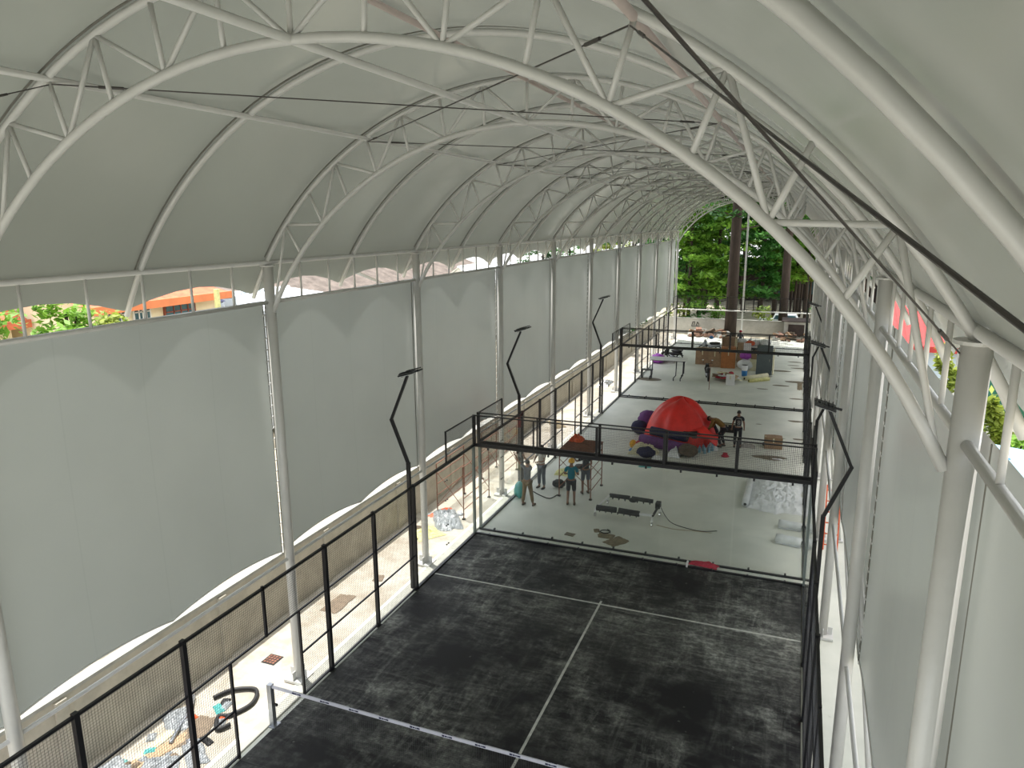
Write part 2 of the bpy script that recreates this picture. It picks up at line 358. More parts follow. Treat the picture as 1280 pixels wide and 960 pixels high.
# ---------------------------------------------------------------- steel: arches, trusses, columns
RB, ZB = 6.04, 5.49       # bottom chord circle
def rad(d): return math.radians(d)
def arch_pts(R, lim, y, zc=ZC, n=44): return [arc(R, -lim + 2 * lim * i / n, y, zc) for i in range(n + 1)]
side_word = {-1: 'left', 1: 'right'}
COLR = .10
def column(sx, y, idx):
    x = XL if sx < 0 else XR
    lab = '%s round white steel column along the %s side of the hall' % (ORD[idx], side_word[sx]) if idx >= 0 else 'white steel column beside the camera on the %s' % side_word[sx]
    t = thing('steel_column', lab, 'column', (x, y, 0), 0, 'columns on the %s side' % side_word[sx])
    MB().lathe((0, 0, .04), [(COLR, 0), (COLR, 9.08)], 20).build('shaft', 'white_steel', t, smooth=False).data.polygons.foreach_set('use_smooth', [True] * 20 + [False] * 2)
    bp = MB().box((0, 0, .04), (.46, .46, .06)); bp.build('base_plate', 'white_steel', t)
    gs = MB()
    for k in range(4):
        e = Euler((0, 0, k * PI / 2)); p = Vector((.16, 0, .16)); p.rotate(e); gs.box(p, (.1, .02, .2), e)
    gs.build('gusset', 'white_steel', t)
    MB().lathe((0, 0, 9.12), [(.15, 0), (.15, .025)], 16).build('cap_plate', 'white_steel', t)
    if sx > 0:
        MB().tube([(.04, 0, 4.7), (.62, 0, .05)], .045, 10).build('brace', 'white_steel', t, smooth=True)
        MB().box((.62, 0, .03), (.2, .2, .05)).build('brace_plate', 'white_steel', t)
NT = [7.1, 21.3, 35.5, 50.0]; NB = [0, 14.2, 28.4, 42.6, 62.0]
def truss(y, idx, full=True):
    t = thing('roof_truss', '%s white arched tube truss under the membrane roof' % ORD[idx], 'truss', (0, y, 0), 0, 'arched roof trusses')
    MB().tube([p - Vector((0, y, 0)) for p in arch_pts(RT, rad(65.1), y)], .042, 10).build('top_chord', 'white_steel', t, smooth=True)
    MB().tube([p - Vector((0, y, 0)) for p in arch_pts(RB, rad(63.3), y, ZB)], .047, 12).build('bottom_chord', 'white_steel', t, smooth=True)
    T = lambda d: arc(RT, rad(d), 0); B = lambda d: arc(RB, rad(d), 0, ZB)
    mem = []
    for s in (-1, 1):
        for k, d in enumerate(NT):
            mem += [(T(s * d), B(s * NB[k])), (T(s * d), B(s * NB[k + 1])), (T(s * d), B(s * d))]
        for d in NB[1:4]: mem.append((T(s * d), B(s * d)))
    mem.append((T(0), B(0)))
    for a, b in mem: MB().tube([a, b], .026, 8).build('web_member', 'white_steel', t, smooth=True)
    MB().tube([p - Vector((0, y + .055, 0)) for p in arch_pts(RT + .045, rad(57), y)][:29], [.012] * 16 + [.012 * (1 - k / 13) for k in range(13)], 5).build('gap_shade_strip', 'rope_gap_dark', t)  # dark strip stands in for the shaded gap between chord and membrane
for i, y in enumerate(FR):
    nm = max(0, i - 1)
    if i > 0: truss(y, nm)
    for sx in (-1, 1): column(sx, y, nm if i else -1)
for i, y in enumerate([v for v in ys if all(abs(v - f) > .5 for f in FR) and v > -9 and v < 52.9]):
    t = thing('roof_arch', '%s slim single-tube white arch between two roof trusses' % ORD[i], 'arch', (0, y, 0), 0, 'single tube roof arches')
    MB().tube([p - Vector((0, y, 0)) for p in arch_pts(RT, rad(65.1), y)], .044, 12).build('arch_tube', 'white_steel', t, smooth=True)
    MB().tube([p - Vector((0, y + .06, 0)) for p in arch_pts(RT + .05, rad(58), y)][:29], [.013] * 16 + [.013 * (1 - k / 13) for k in range(13)], 5).build('gap_shade_strip', 'rope_gap_dark', t)  # thin dark tube imitating shade between arch and membrane, fading past the crown
# longitudinal purlins
def purlin(p, r, m, lab, y0=-10.56, y1=53.0):
    o = MB().tube([(p[0], y0, p[1]), (p[0], y1, p[1])], r, 12).build('roof_purlin', m, smooth=True); return tag(o, lab, 'purlin', 'long roof purlins')
def P2(d, R=RT, zc=ZC): q = arc(R, rad(d), 0, zc); return (q.x, q.z)
purlin(P2(-28.4, RT - .03), .038, 'white_steel', 'long roof purlin at the left shoulder of the arches')
purlin(P2(28.4, RT - .03), .038, 'pink_steel', 'long pinkish primed roof purlin at the right shoulder of the arches')
purlin((XC, ZB + RB), .042, 'white_steel', 'long purlin under the crown joining the bottom chords')
purlin(P2(0, RT - .03), .036, 'pink_steel', 'long ridge purlin just under the crown of the membrane')
for k, sx in enumerate((-1, 1)):
    xe = XL if sx < 0 else XR
    o = MB().tube([(xe, -10.56, 9.2), (xe, 53.0, 9.2)], .045, 14).build('eave_beam', 'white_steel', smooth=True)
    tag(o, 'long white eave tube over the %s column heads' % side_word[sx], 'beam')
    o = MB().tube([(xe + sx * .0, -16.5, 2.93), (xe, 53.0, 2.93)], .035, 10).build('lower_rail', 'white_steel', smooth=True)
    tag(o, 'thin white rail at the foot of the %s curtains' % side_word[sx], 'rail')

# cross cables
def cable(a, b, lab, cat='cable', r=.008, m='cable', grp='thin roof cables'):
    a = Vector(a); b = Vector(b); t = thing('bracing_cable', lab, cat, (0, 0, 0), 0, grp)
    MB().tube([a, b], r, 6).build('rope', m, t)
    d = (b - a).normalized()
    for p, s in ((a, 1), (b, -1)):
        q = p + d * s * .55
        MB().tube([q - d * .12, q + d * .12], r * 2.1, 6).build('turnbuckle', m, t)
SL = arc(RT - .09, rad(-28.4), 0); SR = arc(RT - .09, rad(28.4), 0)
for i in range(len(FR) - 1):
    ya, yb = FR[i], FR[i + 1]
    if i >= 1:
        cable((SL.x, ya, SL.z), (SR.x, yb, SR.z), 'dark cable across the roof from left, %s bay, far end on the right' % ORD[i - 1])
        cable((SL.x, yb, SL.z), (SR.x, ya, SR.z), 'dark cable across the roof, %s bay, far end on the left' % ORD[i - 1])
cable((SL.x, FR[1], SL.z), (XL + .12, FR[0], 9.1), 'dark rod leaving the frame at the left below the shoulder purlin', r=.0065)
cable((SR.x, FR[1], SR.z), (XR - .1, FR[0], 9.1), 'dark steel rod from the pinkish purlin down past the right edge of the picture', r=.0065)
cable((SR.x, FR[0], SR.z), (XR - .1, FR[1], 9.05), 'brown steel rod crossing to the head of the nearest right column', r=.0065)

# ---------------------------------------------------------------- curtains with clerestory openings
ZT = 8.42
def bay(sx, k, ya, yb):
    xe = XL if sx < 0 else XR; xo = xe + sx * .17; o1 = k
    wf = thing('clerestory_frame', ('%s open white clerestory frame above the %s curtains' % (ORD[o1], side_word[sx])), 'frame', (xe, ya, 0), 0, '%s clerestory frames' % side_word[sx])
    n = max(1, round((yb - ya) / 1.003)); L = yb - ya
    MB().tube([(0, COLR, ZT), (0, L - COLR, ZT)], .042 if sx > 0 else .038, 12).build('bottom_rail', 'white_steel', wf, smooth=True)
    for j in range(1, n): MB().tube([(0, L * j / n, ZT), (0, L * j / n, 9.17)], .024, 10).build('mullion', 'white_steel', wf, smooth=True)
    lab = '%s white curtain sheet hanging along the %s side' % (ORD[o1], side_word[sx])
    cu = thing('side_curtain', lab, 'curtain', (xo, ya, 0), 0, 'white curtains along the %s side' % side_word[sx])
    g0 = .03 if k % 2 == 0 else .004; g1 = .03 if k % 2 == 1 else .004
    def fn(u, v):
        y = g0 + (L - g0 - g1) * u
        zb = 3.05 + .15 * abs(math.sin(2 * PI * u)) ** .8
        z = zb + (ZT + .02 - zb) * v
        return (sx * .05 * math.sin(PI * v) * math.sin(PI * u) + .012 * noise.noise(Vector((y * .8, z * .35, k + 9 * sx))), y, z)
    cl = MB().grid(48, 24, fn).build('cloth', 'curtain', cu, smooth=True)
    hm = MB().tube([fn(i / 48, 0) for i in range(49)], .018, 6).build('hem', 'white_steel', cl)
    MB().tube([(0, g0, 3.0), (0, g0, ZT)], .009, 6).build('edge_rope', 'rope_gap_dark', cu)
    MB().tube([(0, L - g1, 3.0), (0, L - g1, ZT)], .009, 6).build('edge_rope', 'rope_gap_dark', cu)
    if (k % 2) == 1:      # laced joint with the next curtain at the far end
        lm = MB()
        for j in range(22):
            z = 3.2 + j * .235
            lm.tube([(0, L - g1 - .03, z), (0, L + g1 + .03, z + .05)], .014, 5)
        o = lm.build('lacing', 'white_steel', cu, kind='stuff')
bk = FR
for i in range(len(bk) - 1):
    for sx in (-1, 1): bay(sx, i, bk[i], bk[i + 1])

# ---------------------------------------------------------------- far end of the hall
ep = thing('end_post', 'slender white post standing in the open far end of the hall', 'post', (0.05, YEND, 0))
MB().tube([(0, 0, 0), (0, 0, 11.4)], .07, 12).build('shaft', 'white_steel', ep, smooth=True)
MB().box((0, 0, .03), (.35, .35, .06)).build('base_plate', 'white_steel', ep)
eb = MB().tube([(XL + .1, YEND + .02, 2.62), (XR - .1, YEND + .02, 2.62)], .05, 10).build('end_rail', 'white_steel', smooth=True)
tag(eb, 'white horizontal rail across the open far end of the hall', 'rail')

# ---------------------------------------------------------------- padel courts
def wires(wd, ht, step=.05):     # welded wire mesh in the local x z plane
    m = MB(); n = round(wd / step); k = round(ht / step)
    for i in range(1, n): m.tube([(wd * i / n, 0, 0), (wd * i / n, 0, ht)], .0026, 3, cap=False)
    for j in range(1, k): m.tube([(0, .004, ht * j / k), (wd, .004, ht * j / k)], .0026, 3, cap=False)
    return m.mesh('wire_mesh', 'wire')
WM = {}
def put_wires(par, x, y, z, rz, wd, ht, step=.05):
    key = (round(wd, 2), round(ht, 2), step)
    if key not in WM: WM[key] = wires(wd, ht, step)
    return link('wire_mesh', WM[key], par, 'stuff', (x, y, z), (0, 0, rz))
CN = ['near', 'middle', 'far']
def side_fence(sx, y0, ci):      # mesh fence along a court side from 4 m to 16 m, with a gate gap at the net
    x = sx * 5.0; far = ci > 0; step = .05 if ci == 0 else .1
    f = thing('mesh_fence', 'black wire mesh side fence on the %s of the %s court' % (side_word[sx], CN[ci]), 'fence', (x, y0, 0), 0, 'black court side fences')
    for y in (4, 6, 8, 10, 12, 14, 16):
        thin = y == 10
        MB().box((0, y, 1.54 if not thin else 2.54), (.05 if thin else .085, .05 if thin else .085, 3.08 if not thin else 1.08)).build('post', 'black_steel', f)
        if not thin: MB().box((sx * .03, y, .01), (.18, .16, .02)).build('foot_plate', 'black_steel', f)
    for y in (9, 11): MB().box((0, y, 1.0), (.045, .045, 2.0)).build('gate_post', 'black_steel', f)
    MB().box((0, 10, 3.03), (.05, 12, .05)).build('top_rail', 'black_steel', f)
    MB().box((0, 10, 2.02), (.03, 12, .035)).build('middle_rail', 'black_steel', f)
    for a, b in ((4, 9), (11, 16)):
        MB().box((0, (a + b) / 2, 1.03), (.03, b - a, .035)).build('lower_rail', 'black_steel', f)
        MB().box((0, (a + b) / 2, .06), (.04, b - a, .04)).build('bottom_rail', 'black_steel', f)
    for y in (4, 6, 8, 10, 12, 14): put_wires(f, 0, y, 2.04, PI / 2, 2, .98, step)
    for y in (4, 6, 12, 14): put_wires(f, 0, y, .08, PI / 2, 2, 1.92, step)
    for y in (8, 11): put_wires(f, 0, y, .08, PI / 2, 1, 1.92, step)
def top_mesh_side(sx, ya, yb, f, step):     # the 1 m of mesh above the side glass, next to the corner
    L = yb - ya
    put_wires(f, 0, ya, 3.06, PI / 2, L, .92, step)
    MB().box((0, (ya + yb) / 2, 4.0), (.035, L, .035)).build('mesh_top_rail', 'black_steel', f)
def side_glass(sx, ya, yb, corner, ci, glass=True, lab=''):
    x = sx * 5.0; step = .05 if ci < 2 else .1
    f = thing('glass_wall', lab, 'glass wall', (x, 0, 0), 0, 'court side glass walls')
    MB().box((0, (ya + yb) / 2, 3.03), (.07, yb - ya, .07)).build('top_rail', 'black_steel', f)
    MB().box((0, (ya + yb) / 2, .03), (.07, yb - ya, .06)).build('base_channel', 'black_steel', f)
    mid = (ya + yb) / 2
    if glass:
        for a, b in ((ya, mid), (mid, yb)):
            g = MB().box((0, (a + b) / 2, 1.52), (.014, b - a - .02, 2.94)).build('glass_panel', 'glass', f)
            for yy in (a + .06, b - .06):
                for z in (.5, 1.1, 1.9, 2.5): MB().box((sx * .02, yy, z), (.04, .035, .035)).build('clamp', 'black_steel', f)
    c0, c1 = (yb - 2, yb) if corner == 'far' else (ya, ya + 2)
    top_mesh_side(sx, c0, c1, f, step)
    inner = c0 if corner == 'far' else c1
    MB().box((0, inner, 3.52), (.045, .045, 1.0)).build('mesh_post', 'black_steel', f)
    e = yb if corner == 'far' else ya
    MB().box((0, e, 3.5 if glass else 2.01), (.085, .085, 1.04 if glass else 4.02)).build('corner_post', 'black_steel', f)
    if glass: MB().box((0, e - (.07 if corner == 'far' else -.07), 1.49), (.07, .10, 2.98)).build('glass_edge', 'glass_edge', f)
def end_wall(y, ci, sgn, glass, lab, bw=.09):
    step = .05 if ci < 2 else .1
    f = thing('glass_wall' if glass else 'court_end_fence', lab, 'end wall', (0, y, 0), 0, 'court end walls')
    MB().box((0, 0, 3.03), (10, bw, bw)).build('lower_beam', 'black_steel', f)
    MB().box((0, 0, 4.0), (10, .035, .035)).build('top_rail', 'black_steel', f)
    MB().box((0, 0, .03), (10, .07, .05)).build('base_channel', 'black_steel', f)
    for i in range(5):
        x = -5 + 2 * i
        if glass:
            MB().box((x + 1, 0, 1.52), (1.98, .014, 2.94)).build('glass_panel', 'glass', f)
        put_wires(f, x, 0, 3.07, 0, 2, .92, step)
        for xx in (x + .5, x + 1.5): MB().box((xx, sgn * .05, .07), (.05, .08, .05)).build('clamp', 'black_steel', f); MB().box((xx, sgn * .05, 2.96), (.05, .06, .08)).build('clamp', 'black_steel', f)
    for i in range(6):
        wd = .07 if i in (0, 2, 3, 4, 5) else .04
        MB().box((-5 + 2 * i, 0, 3.5), (wd, .05, 1.0)).build('mesh_post', 'black_steel', f)
def light_pole(sx, y, lab):
    s = -sx
    t = thing('light_pole', lab, 'light pole', (sx * 5.12, y, 0), 0, 'zigzag court light poles')
    MB().box((0, 0, 1.84), (.09, .09, 3.7)).box((0, 0, .01), (.2, .2, .02)).build('pole', 'black_steel', t)
    MB().bar((0, 0, 3.66), (sx * .47, 0, 4.86), .075).build('lower_arm', 'black_steel', t)
    MB().bar((sx * .47, 0, 4.82), (-sx * .07, 0, 6.06), .065).build('upper_arm', 'black_steel', t)
    e = Euler((0, -sx * math.radians(-14), 0))
    hd = MB().box((-sx * .02, 0, 6.12), (.40, .07, .04), Euler((0, sx * math.radians(14), 0))); hd.box((0, 0, 6.08), (.06, .42, .04)); hd.build('crossbar', 'black_steel', t)
    for q in (-1, 1):
        lh = MB(); lh.box((-sx * .16, q * .17, 6.15), (.44, .24, .04), Euler((0, sx * math.radians(16), 0)))
        for k in range(5): lh.box((-sx * (.0 + .08 * k), q * .17, 6.13 + .023 * k + .03), (.012, .22, .03), Euler((0, sx * math.radians(16), 0)))
        h = lh.build('lamp_head', 'black_steel', t)
        MB().box((-sx * .17, q * .17, 6.125), (.38, .19, .014), Euler((0, sx * math.radians(16), 0))).build('lens', 'lamp_glass', h)
ex = [(-10.0, 10.0), (10.35, 30.35), (30.7, 50.7)]
for ci, (a, b) in enumerate(ex):
    for sx in (-1, 1): side_fence(sx, a, ci)
for sx in (-1, 1):
    sw = side_word[sx]
    side_glass(sx, 6, 10, 'far', 0, True, 'two-pane glass side wall at the far %s corner of the black turf court' % sw)
    side_glass(sx, 10.35, 14.35, 'near', 1, True, 'two-pane glass side wall at the near %s corner of the middle court' % sw)
    side_glass(sx, 26.35, 30.35, 'far', 1, False, 'empty side frame at the far %s corner of the middle court' % sw)
    side_glass(sx, 30.7, 34.7, 'near', 2, False, 'empty side frame at the near %s corner of the far court' % sw)
    side_glass(sx, 46.7, 50.7, 'far', 2, False, 'empty side frame at the far %s corner of the far court' % sw)
    for k, y in enumerate((6, 14.35, 26.35)):
        light_pole(sx, y, '%s black zigzag light pole on the %s side' % (ORD[k], sw))
end_wall(10.0, 0, -1, True, 'glass end wall with mesh top behind the black turf court')
end_wall(10.35, 1, 1, True, 'glass end wall closing the near end of the middle court')
end_wall(30.35, 1, -1, False, 'black end frame with mesh top at the far end of the middle court')
end_wall(30.7, 2, 1, False, 'black end frame with mesh top at the near end of the far court')
end_wall(50.7, 2, -1, False, 'black end frame with mesh top at the far end of the far court', .035)

# turf with its lines, net
tf = thing('court_turf', 'black artificial turf dusted with pale sand on the near court', 'turf', (0, 0, 0))
MB().box((0, 0, .008), (9.9, 19.9, .016)).build('carpet', 'turf', tf)
MB().box((0, 7.0, .018), (9.9, .055, .006)).build('service_line', 'line', tf)
MB().box((-.05, 3.6, .018), (.055, 7.15, .006)).build('centre_line', 'line', tf)
MB().box((0, -7.0, .018), (9.9, .055, .006)).build('service_line', 'line', tf)
MB().box((0, -1.05, .017), (9.9, .02, .008)).build('seam', 'rubber', tf)
nt_ = thing('court_net', 'low black net with white printed top tape across the near court', 'net', (0, 0, 0))
for sx in (-1, 1):
    MB().box((sx * 5.02, 0, .47), (.10, .10, .94)).box((sx * 5.02, 0, .01), (.22, .2, .03)).build('net_post', 'galv' if sx < 0 else 'galv', nt_)
    MB().tube([(sx * 5.02 + .07, 0, .5), (sx * 5.02 + .14, 0, .5)], .03, 8).build('winch', 'rubber', nt_)
def nz_(x): return .88 + .04 * (x / 5) ** 2
nm = MB()
for i in range(1, 220):
    x = -4.95 + 9.9 * i / 220; nm.tube([(x, 0, .03), (x, 0, nz_(x) - .03)], .0018, 3, cap=False)
for j in range(1, 18):
    z = .03 + .83 * j / 18; nm.tube([(-4.95, 0, z), (4.95, 0, z)], .0018, 3, cap=False)
nm.build('net_cord', 'wire', nt_, kind='stuff')
tp = MB()
for sgn in (-1, 1):
    tp.grid(30, 1, lambda u, v, s=sgn: (-4.97 + 9.94 * u, s * .012, nz_(-4.97 + 9.94 * u) - .06 + .065 * v))
tp.grid(30, 1, lambda u, v: (-4.97 + 9.94 * u, -.012 + .024 * v, nz_(-4.97 + 9.94 * u) + .005))
tape = tp.build('net_tape', 'tape', nt_)
for i in range(15):
    x0 = -4.45 + .66 * i; g = MB()
    for k, (dx, wd, ht) in enumerate(((0, .05, .034), (.055, .045, .026), (.10, .03, .020), (.15, .06, .030))):
        z = nz_(x0) - .028
        g.box((x0 + dx, -.0135, z), (wd, .003, ht)); g.box((x0 + dx, 0.006, nz_(x0) + .0065), (wd, .010, .002))
    g.build('printed_logo', 'navy', tape)

# ---------------------------------------------------------------- people
def skin_obj(name, m, verts, edges, rads, root, parent, sub=1):
    me = bpy.data.meshes.new(name); me.from_pydata(verts, edges, []); me.materials.append(M[m])
    o = link(name, me, parent)
    sk = o.modifiers.new('skin', 'SKIN'); sk.use_smooth_shade = True
    lay = me.skin_vertices[0] if me.skin_vertices else None
    if lay is None:
        bm = bmesh.new(); bm.from_mesh(me); bm.verts.layers.skin.verify(); bm.to_mesh(me); bm.free(); lay = me.skin_vertices[0]
    for i, r in enumerate(rads): lay.data[i].radius = r if isinstance(r, tuple) else (r, r); lay.data[i].use_root = i in root
    if sub: sd = o.modifiers.new('smooth', 'SUBSURF'); sd.levels = sub; sd.render_levels = sub
    return o
BASE = dict(pel=(0, 0, .93), waist=(0, .0, 1.08), chest=(0, .0, 1.28), nb=(0, -.005, 1.43), nk=(0, .005, 1.50), hd=(0, .02, 1.60), top=(0, .01, 1.70),
            shl=(-.17, 0, 1.39), shr=(.17, 0, 1.39), ell=(-.24, -.02, 1.13), elr=(.24, -.02, 1.13), wrl=(-.26, .05, .90), wrr=(.26, .05, .90),
            hpl=(-.09, 0, .88), hpr=(.09, 0, .88), knl=(-.11, .02, .48), knr=(.11, .02, .48), anl=(-.12, -.02, .08), anr=(.12, -.02, .08))
def person(label, loc, rz, pose, shirt, pants, hat=None, long_pants=True, sleeves=.55, shoe='rubber', scale=1.0, number=None, apron=None):
    J = {k: Vector(v) for k, v in BASE.items()}
    for k, v in pose.items(): J[k] = Vector(v)
    root = thing('person', label, 'person', loc, rz, None); root.scale = (scale,) * 3
    V, E, Rr = [], [], []; ix = {}
    def add(k, p, r, link_to=None):
        ix[k] = len(V); V.append(tuple(p)); Rr.append(r)
        if link_to: E.append((ix[link_to], ix[k]))
    add('pel', J['pel'], (.125, .10)); add('waist', J['waist'], (.115, .09), 'pel'); add('chest', J['chest'], (.135, .10), 'waist'); add('nb', J['nb'], (.08, .07), 'chest')
    add('nk', J['nk'], .05, 'nb'); add('hd', J['hd'], (.075, .088), 'nk'); add('top', J['top'], (.055, .065), 'hd')
    for s in 'lr':
        add('sh' + s, J['sh' + s], .055, 'nb'); add('el' + s, J['el' + s], .04, 'sh' + s); add('wr' + s, J['wr' + s], .027, 'el' + s)
        d = (J['wr' + s] - J['el' + s]).normalized(); add('pm' + s, J['wr' + s] + d * .07, (.038, .02), 'wr' + s)
        add('hp' + s, J['hp' + s], .085, 'pel'); add('kn' + s, J['kn' + s], .056, 'hp' + s); add('an' + s, J['an' + s], .04, 'kn' + s)
        f = (J['an' + s] + Vector((0, .15, -.045))); add('ft' + s, f, (.04, .028), 'an' + s)
    # five separate fingers of different length on each hand, rooted in the palm
    roots = [0]
    for s in 'lr':
        d = (J['wr' + s] - J['el' + s]).normalized(); sd = d.cross(Vector((0, 1, 0)));
        if sd.length < .2: sd = d.cross(Vector((1, 0, 0)))
        sd.normalize(); nn = sd.cross(d); p0 = J['wr' + s] + d * .075
        for k, (off, ln) in enumerate(((-.03, .065), (-.010, .075), (.010, .07), (.03, .055))):
            a = p0 + sd * off; b = a + d * ln * .6 + nn * .006; c = b + d * ln * .35 + nn * .016
            i0 = len(V); V.extend([tuple(a), tuple(b), tuple(c)]); Rr.extend([.0095, .009, .0075]); E.extend([(i0, i0 + 1), (i0 + 1, i0 + 2)]); roots.append(i0)
        a = J['wr' + s] + d * .03 - sd * .02; b = a - sd * .035 + d * .03; c = b + d * .03 - sd * .008
        i0 = len(V); V.extend([tuple(a), tuple(b), tuple(c)]); Rr.extend([.012, .0105, .0085]); E.extend([(i0, i0 + 1), (i0 + 1, i0 + 2)]); roots.append(i0)
    skin_obj('body', 'skin', V, E, Rr, roots, root)
    hd = J['hd']; up = (J['top'] - J['hd']).normalized(); fw = Vector((0, 1, 0)); fw = (fw - up * fw.dot(up)).normalized(); rt = fw.cross(up)
    face = MB(); face.tube([hd + fw * .085 + up * .03, hd + fw * .112 - up * .01], [.008, .014], 6)
    face.tube([hd + fw * .086 - up * .045 - rt * .025, hd + fw * .092 - up * .045, hd + fw * .086 - up * .045 + rt * .025], .007, 6)
    for q in (-1, 1): face.ell(hd + rt * q * .082, (.012, .02, .03), 8, 6)
    face.build('nose_mouth_and_ears', 'skin', root, smooth=True)
    for q in (-1, 1): MB().ell(hd + fw * .084 + up * .015 + rt * q * .03, (.011, .008, .008), 8, 6).build('eye', 'hair', root, smooth=True)
    M4 = Matrix((rt, fw, up)).transposed()
    def head_shell(name, m, rad, off, brim=False):
        mb = MB(); nu, nv = 16, 7; o0 = 0
        for i in range(nv + 1):
            th = (PI * .56) * i / nv
            for k in range(nu):
                ph = 2 * PI * k / nu; q = Vector((math.sin(th) * math.cos(ph) * rad[0], math.sin(th) * math.sin(ph) * rad[1], math.cos(th) * rad[2]))
                mb.v.append(hd + up * off + M4 @ q)
        for i in range(nv):
            for k in range(nu): mb.f.append([i * nu + k, (i + 1) * nu + k, (i + 1) * nu + (k + 1) % nu, i * nu + (k + 1) % nu])
        if brim: mb.box(hd + up * (off - .01) + fw * (rad[1] + .03), (.15, .09, .012), M4.to_euler())
        if brim: mb.box(hd + up * (off + rad[2] * .8), (.03, rad[1] * 1.3, .05), M4.to_euler())
        return mb.build(name, m, root, smooth=True)
    head_shell('hair', 'hair', (.088, .103, .10), .035)
    if hat: head_shell('helmet', hat, (.118, .138, .125), .045, True)
    # shirt
    V, E, Rr = [], [], []; ix = {}
    g = .018
    add('pel', J['pel'] + (J['waist'] - J['pel']) * .15, (.135 + g, .108 + g)); add('waist', J['waist'], (.12 + g, .10 + g), 'pel'); add('chest', J['chest'], (.14 + g, .105 + g), 'waist'); add('nb', J['nb'], (.085, .075), 'chest')
    for s in 'lr':
        add('sh' + s, J['sh' + s], .073, 'nb'); p = J['sh' + s].lerp(J['el' + s], min(1, sleeves)); add('el' + s, p, .066 if sleeves < 1 else .055, 'sh' + s)
        if sleeves > 1: add('wr' + s, J['el' + s].lerp(J['wr' + s], .95), .042, 'el' + s)
    skin_obj('shirt', shirt, V, E, Rr, [0], root)
    V, E, Rr = [], [], []; ix = {}
    add('pel', J['pel'] + Vector((0, 0, .02)), (.135, .112))
    for s in 'lr':
        add('hp' + s, J['hp' + s], .105, 'pel'); add('kn' + s, J['kn' + s] + (J['hp' + s] - J['kn' + s]) * .08, .076, 'hp' + s)
        if long_pants: add('an' + s, J['an' + s].lerp(J['kn' + s], .12), .06, 'kn' + s)
    skin_obj('trousers' if long_pants else 'shorts', pants, V, E, Rr, [0], root)
    for s in 'lr':
        a = J['an' + s]; MB().ell((a.x, a.y + .07, a.z - .045), (.048, .135, .045), 10, 6).build('shoe', shoe, root, smooth=True)
    if number:
        nb = MB(); y = -.137
        for k in range(6): nb.box((-.10 + .04 * k, y, 1.385), (.026, .012, .035))
        for x, z, a, b in ((0, 1.28, .10, .02), (0, 1.13, .10, .02), (-.045, 1.205, .02, .16), (.045, 1.205, .02, .16), (0, 1.205, .03, .05)): nb.box((x, y, z), (a, .012, b))
        nb.box((0, y, 1.04), (.16, .012, .03))
        nb.build('white_print', 'light_cloth', root)
    return root
person('worker in a grey shirt and khaki trousers reaching up at the left glass wall', (-4.25, 12.85, 0), rad(-10),
       dict(shl=(-.16, .03, 1.42), shr=(.17, .0, 1.40), ell=(-.42, .10, 1.56), wrl=(-.60, .16, 1.76), elr=(-.10, .26, 1.50), wrr=(-.32, .34, 1.68), anl=(-.16, -.05, .08), anr=(.20, .06, .08), knl=(-.13, .0, .48), knr=(.14, .05, .48)),
       'grey_cloth', 'khaki', None, True, .6, 'olive')
person('worker in a pale shirt and grey trousers farther behind the one reaching up', (-4.35, 14.7, 0), rad(160),
       dict(ell=(-.22, .14, 1.16), wrl=(-.10, .32, 1.15), elr=(.22, .14, 1.16), wrr=(.10, .32, 1.15)), 'light_cloth', 'grey_cloth', None, True, .6)
person('worker in a teal shirt, black shorts and yellow helmet with his back to the camera', (-2.80, 13.45, 0), rad(10),
       dict(ell=(-.25, .05, 1.15), wrl=(-.14, .25, 1.10), elr=(.25, .05, 1.15), wrr=(.16, .25, 1.12), hd=(0, .05, 1.59), top=(0, .05, 1.69)), 'teal', 'dark_cloth', 'yellow', False, .6, 'olive')
person('worker in a charcoal shirt and orange-yellow helmet behind the teal-shirted one', (-2.62, 14.72, 0), rad(35),
       dict(ell=(-.30, .14, 1.25), wrl=(-.38, .36, 1.35), elr=(.24, .04, 1.14), wrr=(.18, .24, 1.02)), 'dark_cloth', 'grey_cloth', 'yellow', False, .6, 'olive')
person('person in a black jersey with white print standing right of the red tarpaulin', (2.20, 22.6, 0), rad(8), dict(), 'dark_cloth', 'dark_cloth', None, True, .55, number=True)
person('person in an ochre brown top bending over beside the red tarpaulin', (1.50, 22.5, 0), rad(75),
       dict(pel=(0, -.12, .80), waist=(0, .02, .93), chest=(0, .20, 1.05), nb=(0, .36, 1.09), nk=(0, .42, 1.10), hd=(0, .50, 1.10), top=(0, .60, 1.09), shl=(-.17, .32, 1.05), shr=(.17, .32, 1.05),
            ell=(-.2, .40, .80), elr=(.2, .40, .80), wrl=(-.12, .55, .62), wrr=(.12, .55, .62), hpl=(-.09, -.12, .76), hpr=(.09, -.12, .76), knl=(-.13, .10, .42), knr=(.13, .06, .42), anl=(-.14, -.05, .08), anr=(.14, -.1, .08)),
       'brown_cloth', 'dark_cloth', None, True, 1.2, 'rubber', 1.12)
person('person crouching in black beside the dark bundle left of the bending one', (1.15, 23.3, 0), rad(90),
       dict(pel=(0, -.1, .35), waist=(0, -.04, .5), chest=(0, .06, .68), nb=(0, .14, .80), nk=(0, .17, .86), hd=(0, .21, .94), top=(0, .23, 1.04), shl=(-.17, .12, .78), shr=(.17, .12, .78), ell=(-.2, .25, .58), elr=(.2, .25, .58),
            wrl=(-.1, .42, .5), wrr=(.1, .42, .5), hpl=(-.09, -.1, .32), hpr=(.09, -.1, .32), knl=(-.15, .26, .44), knr=(.15, .26, .44), anl=(-.14, .05, .08), anr=(.14, .05, .08)), 'dark_cloth', 'dark_cloth', None, True, .6)
